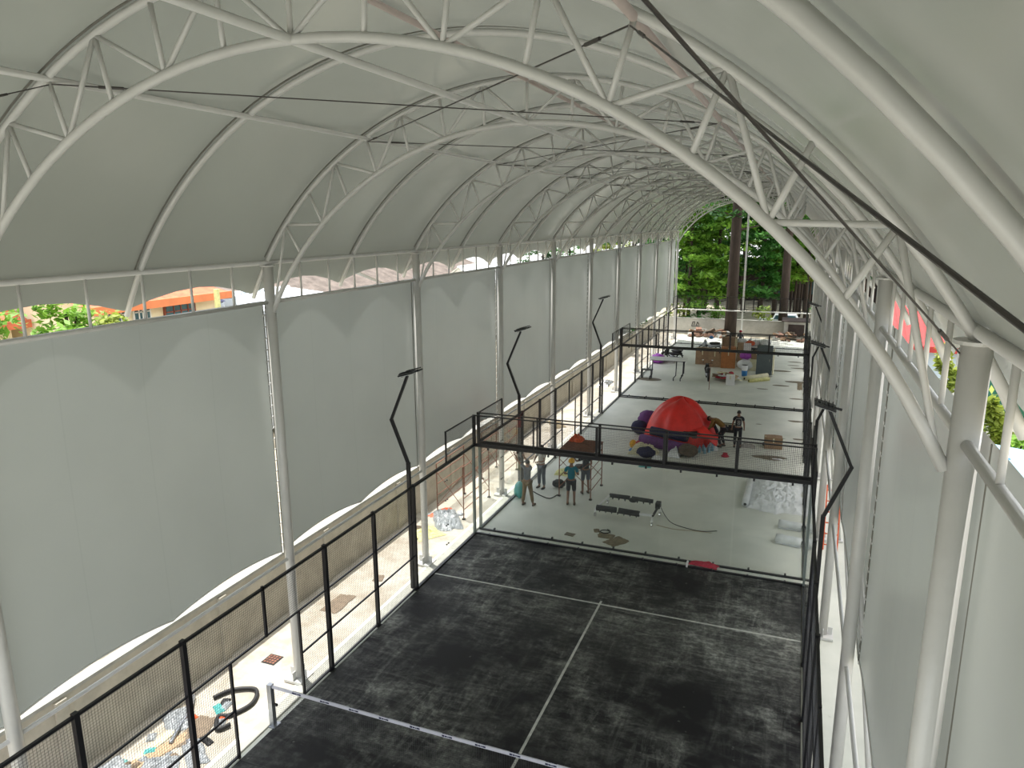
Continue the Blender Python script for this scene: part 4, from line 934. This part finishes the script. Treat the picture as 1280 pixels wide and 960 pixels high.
for k in range(54):
    r1 = random.Random(300 + k); m = ['film', 'paper', 'rubber', 'film', 'orange', 'galv', 'paper', 'cyan', 'olive'][k % 9]
    y = -4.8 + 5.2 * r1.random() if k < 44 else 8.6 + 3 * r1.random()
    crumple('litter', m, (r1.uniform(-7.1, -5.9), y, 0), (.16 + .18 * r1.random(), .12 + .15 * r1.random(), .08), ['small piece of litter scattered over the rubbish strip by the gate', 'small piece of litter around the yellow heap behind the glass'][k >= 44], 'litter', 400 + k, k, group=['litter in the near walkway', 'litter behind the glass'][k >= 44], nu=6, nv=6)
# right walkway
t = thing('ladder', 'orange and black step frame behind the right glass wall', 'ladder', (5.75, 13.0, 0), 0)
for x in (-.2, .2): MB().bar((x, -.3, 0), (x, .35, 1.9), .04).build('rail', 'orange', t)
for k in range(6): MB().bar((-.2, -.3 + .65 * (k + .5) / 6, 1.9 * (k + .5) / 6), (.2, -.3 + .65 * (k + .5) / 6, 1.9 * (k + .5) / 6), .03).build('rung', 'orange', t)

# ---------------------------------------------------------------- yard beyond the hall
wb = MB().box((0, 58.2, .5), (26, .2, 1.4)).build('wall_back', 'far_wall'); wb['kind'] = 'structure'
MB().box((0, 58.2, 1.22), (26, .28, .06)).build('coping', 'coping', wb)
gm = MB()
for a, b_ in (((-4.7, .55), (-4.62, .9)), ((-4.62, .9), (-4.45, .85)), ((-4.5, .6), (-4.45, .95)), ((-4.3, .55), (-4.2, .9)), ((-4.2, .9), (-4.05, .65)), ((-4.75, .5), (-4.0, .5))):
    gm.bar((a[0], 58.09, a[1]), (b_[0], 58.09, b_[1]), .05)
gm.build('graffiti', 'rubber', wb)
for k in range(110):
    r1 = random.Random(700 + k); left = k < 60
    x = r1.uniform(-4.6, -1.0) if left else r1.uniform(2.6, 5.0); y = r1.uniform(54.6, 57.4)
    s_ = .22 + .3 * r1.random()
    o = MB().box((0, 0, 0), (s_, s_ * .7, s_ * .5), Euler((r1.uniform(-.5, .5), r1.uniform(-.5, .5), 0))).build('rubble_block', ['rubble', 'rubble', 'olive', 'coping', 'card'][k % 5])
    o.location = (x, y, .12 + .45 * max(0, 1 - abs(y - 56.2) / 1.4) * r1.random()); o.rotation_euler = (0, 0, r1.uniform(0, 3)); tag(o, '%s in the rubble bank %s' % (['broken red brick', 'broken red brick', 'dark lump', 'grey block', 'brown lump'][k % 5], ['right of the white end post', 'left of the big trunk'][left]), 'rubble', ['rubble right of the end post', 'rubble left of the big trunk'][left])
t = thing('shed', 'low grey shed with a dark opening against the yard wall', 'shed', (4.3, 57.2, 0))
MB().box((0, 0, .75), (2.0, 1.3, 1.5)).build('shed_wall', 'far_wall', t); MB().box((0, -.67, .75), (1.3, .04, .95)).build('dark_opening', 'dark_build', t); MB().box((0, -.05, 1.55), (2.4, 1.7, .07), Euler((rad(4), 0, 0))).build('shed_roof', 'dark_build', t)
t = thing('parked_car', 'white car behind the yard wall', 'car', (3.1, 61.5, 0), rad(90)); cb_ = MB(); cb_.box((0, 0, .75), (1.7, 4.2, .6)).box((0, -.2, 1.25), (1.5, 2.3, .5), taper=.8); cb_.build('car_body', 'white_roof', t); MB().box((0, -.2, 1.27), (1.53, 2.0, .34), taper=.85).build('car_windows', 'win_dark', t)
for x, y in ((-.8, 1.3), (.8, 1.3), (-.8, -1.3), (.8, -1.3)): MB().tube([(x - .1, y, .33), (x + .1, y, .33)], .33, 16).build('car_wheel', 'rubber', t)
t = thing('dark_building', 'dark brown boarded building glimpsed between the trunks', 'building', (0, 92, 0)); MB().box((0, 0, 2.2), (60, 4, 4.4)).build('boarding', 'dark_build', t)
for k in range(12): MB().box((-22 + 4 * k, -2.03, 1.6), (1.6, .06, 1.6)).build('window', 'win_dark', t)

def leaves(mb, c, rx, rz_, n, s, rnd):
    for _ in range(n):
        a = rnd.uniform(0, 2 * PI); r = rx * math.sqrt(rnd.random()); p = Vector(c) + Vector((r * math.cos(a), r * math.sin(a), rnd.gauss(0, rz_) - .12 * r * r / max(rx, .1)))
        e = Euler((rnd.gauss(0, .45), rnd.gauss(0, .45), rnd.uniform(0, 6.3))); q = s * rnd.uniform(.6, 1.3)
        u = Vector((q, 0, 0)); v = Vector((0, q * .5, 0)); u.rotate(e); v.rotate(e); o = len(mb.v)
        mb.v += [p - u, p - v * .9, p + u, p + v * .9]; mb.f.append([o, o + 1, o + 2, o + 3])
def tree(x, y, h, tr, z0, rad_, m, pads, per, label, s=.32, lean=0, group='trees beyond the open end', cat='tree', seed=None):
    rnd = random.Random(int(x * 31 + y * 7 + h)); t = thing('tree', label, cat, (x, y, 0), 0, group)
    MB().tube([(0, 0, -.3), (lean * .3, 0, h * .35), (lean * .6, .1, h * .7), (lean, 0, h)], [tr * 1.15, tr, tr * .85, tr * .25], 12).build('trunk', 'bark', t, smooth=True)
    br = MB(); lf = MB()
    for k in range(pads):
        z = z0 + (h - z0) * (k + rnd.random()) / pads; a = rnd.uniform(0, 2 * PI); R = rad_ * rnd.uniform(.25, 1.0) * (1 - .35 * (z - z0) / (h - z0 + .01))
        c = Vector((lean * z / h + R * math.cos(a), R * math.sin(a), z + .25))
        if k % 2 == 0: br.tube([(lean * z / h, 0, z - .5), c], [tr * .22, .02], 5)
        leaves(lf, c, rnd.uniform(.8, 1.5) * rad_ / 3.2, .14, per, s, rnd)
    if br.v: br.build('branch', 'bark', t, kind='stuff')
    lf.build('foliage', m, t, kind='stuff')
    return t
tree(-1.15, 56.6, 17, .46, 9.5, 4.0, 'leaf_d', 14, 60, 'huge dark trunk rising through the open end beside the white post')
tree(3.1, 60.5, 16, .36, 8.5, 3.5, 'leaf_b', 22, 70, 'thick reddish brown trunk right of the white end post')
TT = [(-5.6, 62, 15, .16, 1.9, 3.2, 'leaf_a', 'bushy bright green tree at the left of the open end'), (-3.2, 64, 16, .16, 2.4, 3.4, 'leaf_a', 'bright layered tree between the left column and the big trunk'),
      (-8.2, 66, 16, .2, 2.2, 3.6, 'leaf_b', 'deep green tree at the far left of the open end'), (.9, 66, 16, .16, 2.6, 3.0, 'leaf_b', 'green tree just behind the white end post'),
      (2.0, 70, 17, .2, 3.0, 3.8, 'leaf_a', 'bright tree behind and right of the white post'), (5.0, 67, 15, .15, 4.2, 3.0, 'leaf_a', 'slim bright green tree near the right column of the open end'),
      (6.8, 72, 17, .2, 4.0, 3.8, 'leaf_y', 'yellow green tree at the right side of the open end'), (-5.5, 74, 18, .22, 4.6, 4.5, 'leaf_b', 'tall dark green tree in the second row, left'),
      (-1.5, 76, 19, .22, 4.5, 4.5, 'leaf_b', 'tall dark green tree in the second row behind the big trunk'), (4.2, 78, 19, .22, 5.0, 4.5, 'leaf_b', 'tall dark green tree in the second row, right')]
for a in TT: tree(*a[:7], 60, 90, a[7], .30)
for k in range(9): tree(-16 + 4.6 * k, 85 + (k % 3) * 2, 20, .3, 3.0, 5.0, 'leaf_d', 40, 80, 'tall dark tree in the dense back row, %s from the left' % (['first'] + ORD[1:])[k], .45)
for k in range(15):
    x = sorted([-6.9, -4.4, -2.2, 1.9, 3.9, 4.5, 5.3, 2.6, 6.0, 7.2, .2, -6.0, 4.9, 3.5, 5.8])[k]; y = 68 + (k * 5 % 13)
    o = MB().tube([(0, 0, -.3), (.1, 0, 5), (0, 0, 9)], [.13, .11, .08], 8).build('bare_trunk', 'bark', smooth=True); o.location = (x, y, 0); tag(o, '%s thin bare dark trunk from the left in the wood beyond the yard' % (['first'] + ORD[1:] + ['fourteenth', 'last'])[k], 'trunk', 'thin trunks beyond the yard')
for k in range(6):
    x = [-6.2, -4.6, -2.6, 1.4, 6.4, 8.0][k]; mb = MB(); rnd = random.Random(k + 5)
    for q in range(5): leaves(mb, (rnd.uniform(-.7, .7), rnd.uniform(-.5, .5), .5 + .4 * q), .8, .2, 60, .2, rnd)
    t = thing('shrub', '%s shrub from the left behind the yard wall' % ['first', 'second', 'third', 'fourth', 'fifth', 'sixth'][k], 'shrub', (x, 60, 0), 0, 'shrubs behind the yard wall'); mb.build('foliage', ['leaf_y', 'leaf_b', 'leaf_a'][k % 3], t, kind='stuff'); MB().tube([(0, 0, 0), (.1, 0, 1.8)], .04, 6).build('stem', 'bark', t)
# creeper on the left wall near the far end
for k, y in enumerate((44, 48.5)):
    mb = MB(); rnd = random.Random(k)
    for q in range(4): leaves(mb, (rnd.uniform(-.2, .2), rnd.uniform(-.5, .5), .15 + .15 * q), .5, .12, 60, .12, rnd)
    t = thing('creeper', ['dark creeper on top of the left wall, nearer clump', 'dark creeper on top of the left wall, farther clump'][k], 'plant', (-7.5, y, 1.75)); mb.build('foliage', 'leaf_d', t, kind='stuff')

# ---------------------------------------------------------------- neighbours on the left
def tile_slope(a, b_, c, d, m, name, parent, amp=.04, per=.28):   # a-b eave, d-c ridge, ribs running up the slope
    a, b_, c, d = map(Vector, (a, b_, c, d)); n = max(4, int((b_ - a).length / per)) * 4; nm_ = (b_ - a).cross(d - a).normalized()
    def fn(u, v): p = a.lerp(b_, u).lerp(d.lerp(c, u), v); return p + nm_ * amp * (math.sin(u * n / 4 * 2 * PI) + .5 * ((v * 8) % 1))
    return MB().grid(n, 16, fn).build(name, m, parent, smooth=False)
def house(c, L, D, H, rz, wall, roof, label, ridge=1.0, over=.5, wins=(), sill='house_white', name='house', fascia=None, group='houses left of the hall'):
    t = thing(name, label, 'building', (c[0], c[1], 0), rz, group)     # local: facade at x=0 facing +x, running along y, body to -x
    w_ = MB().box((-D / 2, L / 2, H / 2), (D, L, H)).build('wall', wall, t)
    for (y0, z0, ww, hh, fm) in wins:
        f = MB().box((.03, y0, z0), (.10, ww + .12, hh + .12)).build('window', fm, t); MB().box((.07, y0, z0), (.04, ww, hh)).build('pane', 'win_dark', f)
        g = MB()
        for k in range(1, 4): g.box((.10, y0 - ww / 2 + ww * k / 4, z0), (.02, .04, hh))
        for k in range(1, 3): g.box((.10, y0, z0 - hh / 2 + hh * k / 3), (.02, ww, .04))
        g.build('glazing_bar', 'house_white' if fm != 'brown_frame' else 'brown_frame', f)
    e = over
    tile_slope((e, -e, H - .05), (e, L + e, H - .05), (-D / 2, L + e, H + ridge), (-D / 2, -e, H + ridge), roof, 'roof', t)
    tile_slope((-D - e, L + e, H - .05), (-D - e, -e, H - .05), (-D / 2, -e, H + ridge), (-D / 2, L + e, H + ridge), roof, 'roof', t)
    MB().tube([(-D / 2, -e, H + ridge + .03), (-D / 2, L + e, H + ridge + .03)], .09, 8).build('ridge_cap', roof, t)
    MB().box((e + .02, L / 2, H - .1), (.08, L + 2 * e, .26)).build('fascia', fascia or roof, t)
    g = MB(); o = 0
    for yy in (.06, L - .06):
        g = MB(); g.v = [Vector((x, yy + q, z)) for q in (-.05, .05) for x, z in ((0, H - .1), (-D, H - .1), (-D / 2, H + ridge - .05))]
        g.f = [[0, 2, 1], [3, 4, 5], [0, 1, 4, 3], [1, 2, 5, 4], [2, 0, 3, 5]]; g.build('gable', wall, t)
    return t
house((-16.3, 6.2), 5.3, 5.5, 7.42, 0, 'house_cream', 'terracotta', 'cream house with orange terracotta roof and grid windows, left of the hall', .62, .4,
      ((.75, 6.95, .6, .75, 'house_white'), (1.75, 6.95, .6, .75, 'house_white'), (3.4, 6.8, 1.3, .8, 'brown_frame')), fascia='terracotta_edge')
house((-19.5, 1.2), 4.5, 5, 6.9, 0, 'house_cream', 'terracotta', 'terracotta roofed house half hidden behind the near trees', 1.3, .4, ((2.5, 6.2, .8, 1.0, 'brown_frame'),))
house((-19.5, 14.2), 7.5, 6, 5.9, 0, 'zinc', 'zinc', 'low building with a grey zinc roof beyond the terracotta house', .5, .3)
for k, (x, y, z, r, lb) in enumerate(((-18.5, 13.3, 6.2, .62, 'dark lidded water tank on the grey roof'), (-19.3, 15.1, 6.2, .5, 'pale grey water tank beside the dark lidded one'))):
    t = thing('water_tank', lb, 'tank', (x, y, z - .4), 0); MB().lathe((0, 0, 0), [(r * .7, 0), (r, .15), (r, .9), (r * .95, 1.0)], 18).build('tank_body', 'zinc', t, smooth=True); MB().lathe((0, 0, 1.0), [(r * 1.08, 0), (r * .6, .15), (.1, .2)], 18).build('lid', 'navy' if k == 0 else 'coping', t)
t = thing('yellow_post', 'yellow green post beside the terracotta house', 'post', (-14.8, 9.9, 0)); MB().box((0, 0, 3.85), (.14, .14, 7.7)).build('shaft', 'pale_yellow', t)
house((-24, 22.5), 6.5, 6, 5.6, 0, 'house_white', 'white_roof', 'pale blue-white flat roofed building beside the grey roof', .25, .3)
house((-28, 28), 17, 12, 4.0, 0, 'house_cream', 'old_tile', 'nearer of the big weathered brown tiled roofs on the left', 2.0, .5, ((3, 4, 1, 1, 'house_white'), (8, 4, 1, 1, 'house_white')))
house((-28, 47), 22, 12, 3.8, 0, 'house_white', 'old_tile', 'farther of the big weathered brown tiled roofs on the left', 2.3, .5, ((3, 4, 1, 1, 'house_white'), (9, 4, 1, 1, 'house_white')))
house((-21, 47), 5, 4, 4.7, 0, 'house_white', 'white_roof', 'white pitched roof peak before the far green trees', 1.5, .3)
house((-21.5, 55), 6, 5, 4.6, 0, 'house_white', 'white_roof', 'second white pitched roof farther back on the left', 1.4, .3)
for k, (x, y, h, R, m, lb) in enumerate(((-11.8, -.9, 7.9, 1.5, 'leaf_a', 'leafy green tree nearest on the left outside the clerestory'), (-12.4, 2.3, 7.8, 1.1, 'leaf_a', 'leafy green tree before the half hidden terracotta roof'), (-13.4, 4.0, 7.2, .8, 'leaf_y', 'yellow green bush top before the cream house'),
        (-22, 66, 8.4, 3.0, 'leaf_d', 'dark rounded tree crown beyond the white roofs, nearer'), (-22, 76, 8.6, 3.0, 'leaf_b', 'dark rounded tree crown beyond the white roofs, farther'), (-20, 88, 8, 3.0, 'leaf_y', 'yellow green tree crown at the far left'), (-20, 100, 9, 4, 'leaf_y', 'large yellow green tree crown at the far left end'), (-15, 108, 10, 5, 'leaf_a', 'tree crown at the end of the left side'))):
    tree(x, y, h, .14, 3.5, R, m, 26, 170 if y < 10 else 90, lb, .11 if y < 10 else .2, group='trees left of the hall')

# ---------------------------------------------------------------- neighbours on the right
def housr(c, L, D, H, wall, roof, label, ridge, over=.3, wins=()):
    return house((c[0], c[1] + L), L, D, H, PI, wall, roof, label, ridge, over, wins, group='houses right of the hall')
house((8.7, 26), 7, 8, 4.5, -PI / 2, 'house_blue', 'red_roof', 'pale blue building with a red metal roof right of the hall', 1.7, .25, ((3, 2.5, 1.2, 1.2, 'house_white'),), group='houses right of the hall')
house((9.9, 14.5), 8, 6, 5.3, -PI / 2, 'house_white', 'old_tile', 'grey tiled low house beyond the nearest right column', 1.2, .2, (), group='houses right of the hall')
t = thing('blue_roof', 'bright blue sheet roof on posts outside the right clerestory', 'roof sheet', (8.75, 12.6, 0)); MB().box((0, 0, 4.75), (.9, 2.2, .05), Euler((rad(-14), rad(8), 0))).build('sheet', 'bright_blue', t)
for x in (-.4, .4):
    for y in (-.9, .9): MB().box((x, y, 2.28), (.06, .06, 4.56)).build('post', 'galv', t)
t = thing('sheet_roof', 'pale blue sheet with a dark blue triangle just outside the nearest right opening', 'roof sheet', (8.15, 2.4, 5.9)); MB().box((0, 0, 0), (1.5, 4.9, .05), Euler((0, rad(8), rad(6)))).build('sheet', 'sky_blue', t)
tri = MB(); tri.v = [Vector((-.62, 1.35, .12)), Vector((-.36, 1.25, .10)), Vector((-.50, 1.85, .12)), Vector((-.62, 1.35, .14)), Vector((-.36, 1.25, .12)), Vector((-.50, 1.85, .14))]; tri.f = [[0, 2, 1], [3, 4, 5], [0, 1, 4, 3], [1, 2, 5, 4], [2, 0, 3, 5]]
tri.build('blue_triangle', 'bright_blue', t)
for x in (-.6, .6):
    for y in (-2.2, 2.2): MB().box((x, y, -2.97), (.08, .08, 5.86)).build('post', 'galv', t)
t = thing('shade_net', 'dark green shade net outside the nearest right column', 'net', (9.9, 12.6, 0)); MB().box((0, 0, 5.1), (1.4, .08, 1.2)).build('netting', 'green_net', t)
for x in (-.7, .7): MB().box((x, 0, 2.85), (.07, .1, 5.7)).build('post', 'galv', t)
wr = MB().box((10.3, 8.0, 2.0), (.25, 9, 4.0)).build('boundary_wall', 'far_wall'); tag(wr, 'pale boundary wall outside on the right', 'wall')
for k, (x, y, h, m, r) in enumerate(((8.5, 14.6, 5.9, 'leaf_y', .45), (9.2, 11.0, 5.2, 'leaf_y', .45), (9.2, 8.3, 5.1, 'leaf_a', .6), (16.5, 36, 8.5, 'leaf_b', 2.5), (11.8, 6.0, 5.4, 'leaf_b', .8))):
    tree(x, y, h, .05 if k != 3 else .15, h * .6, r, m, 14, 80, ['yellow green shrub outside beside the bright blue roof', 'yellow green shrub outside right of the nearest right column', 'green shrub outside at the right picture edge', 'dark tree behind the red metal roof', 'dark green shrub behind the pale boundary wall'][k], .12, group='plants right of the hall', cat='shrub' if k != 3 else 'tree')
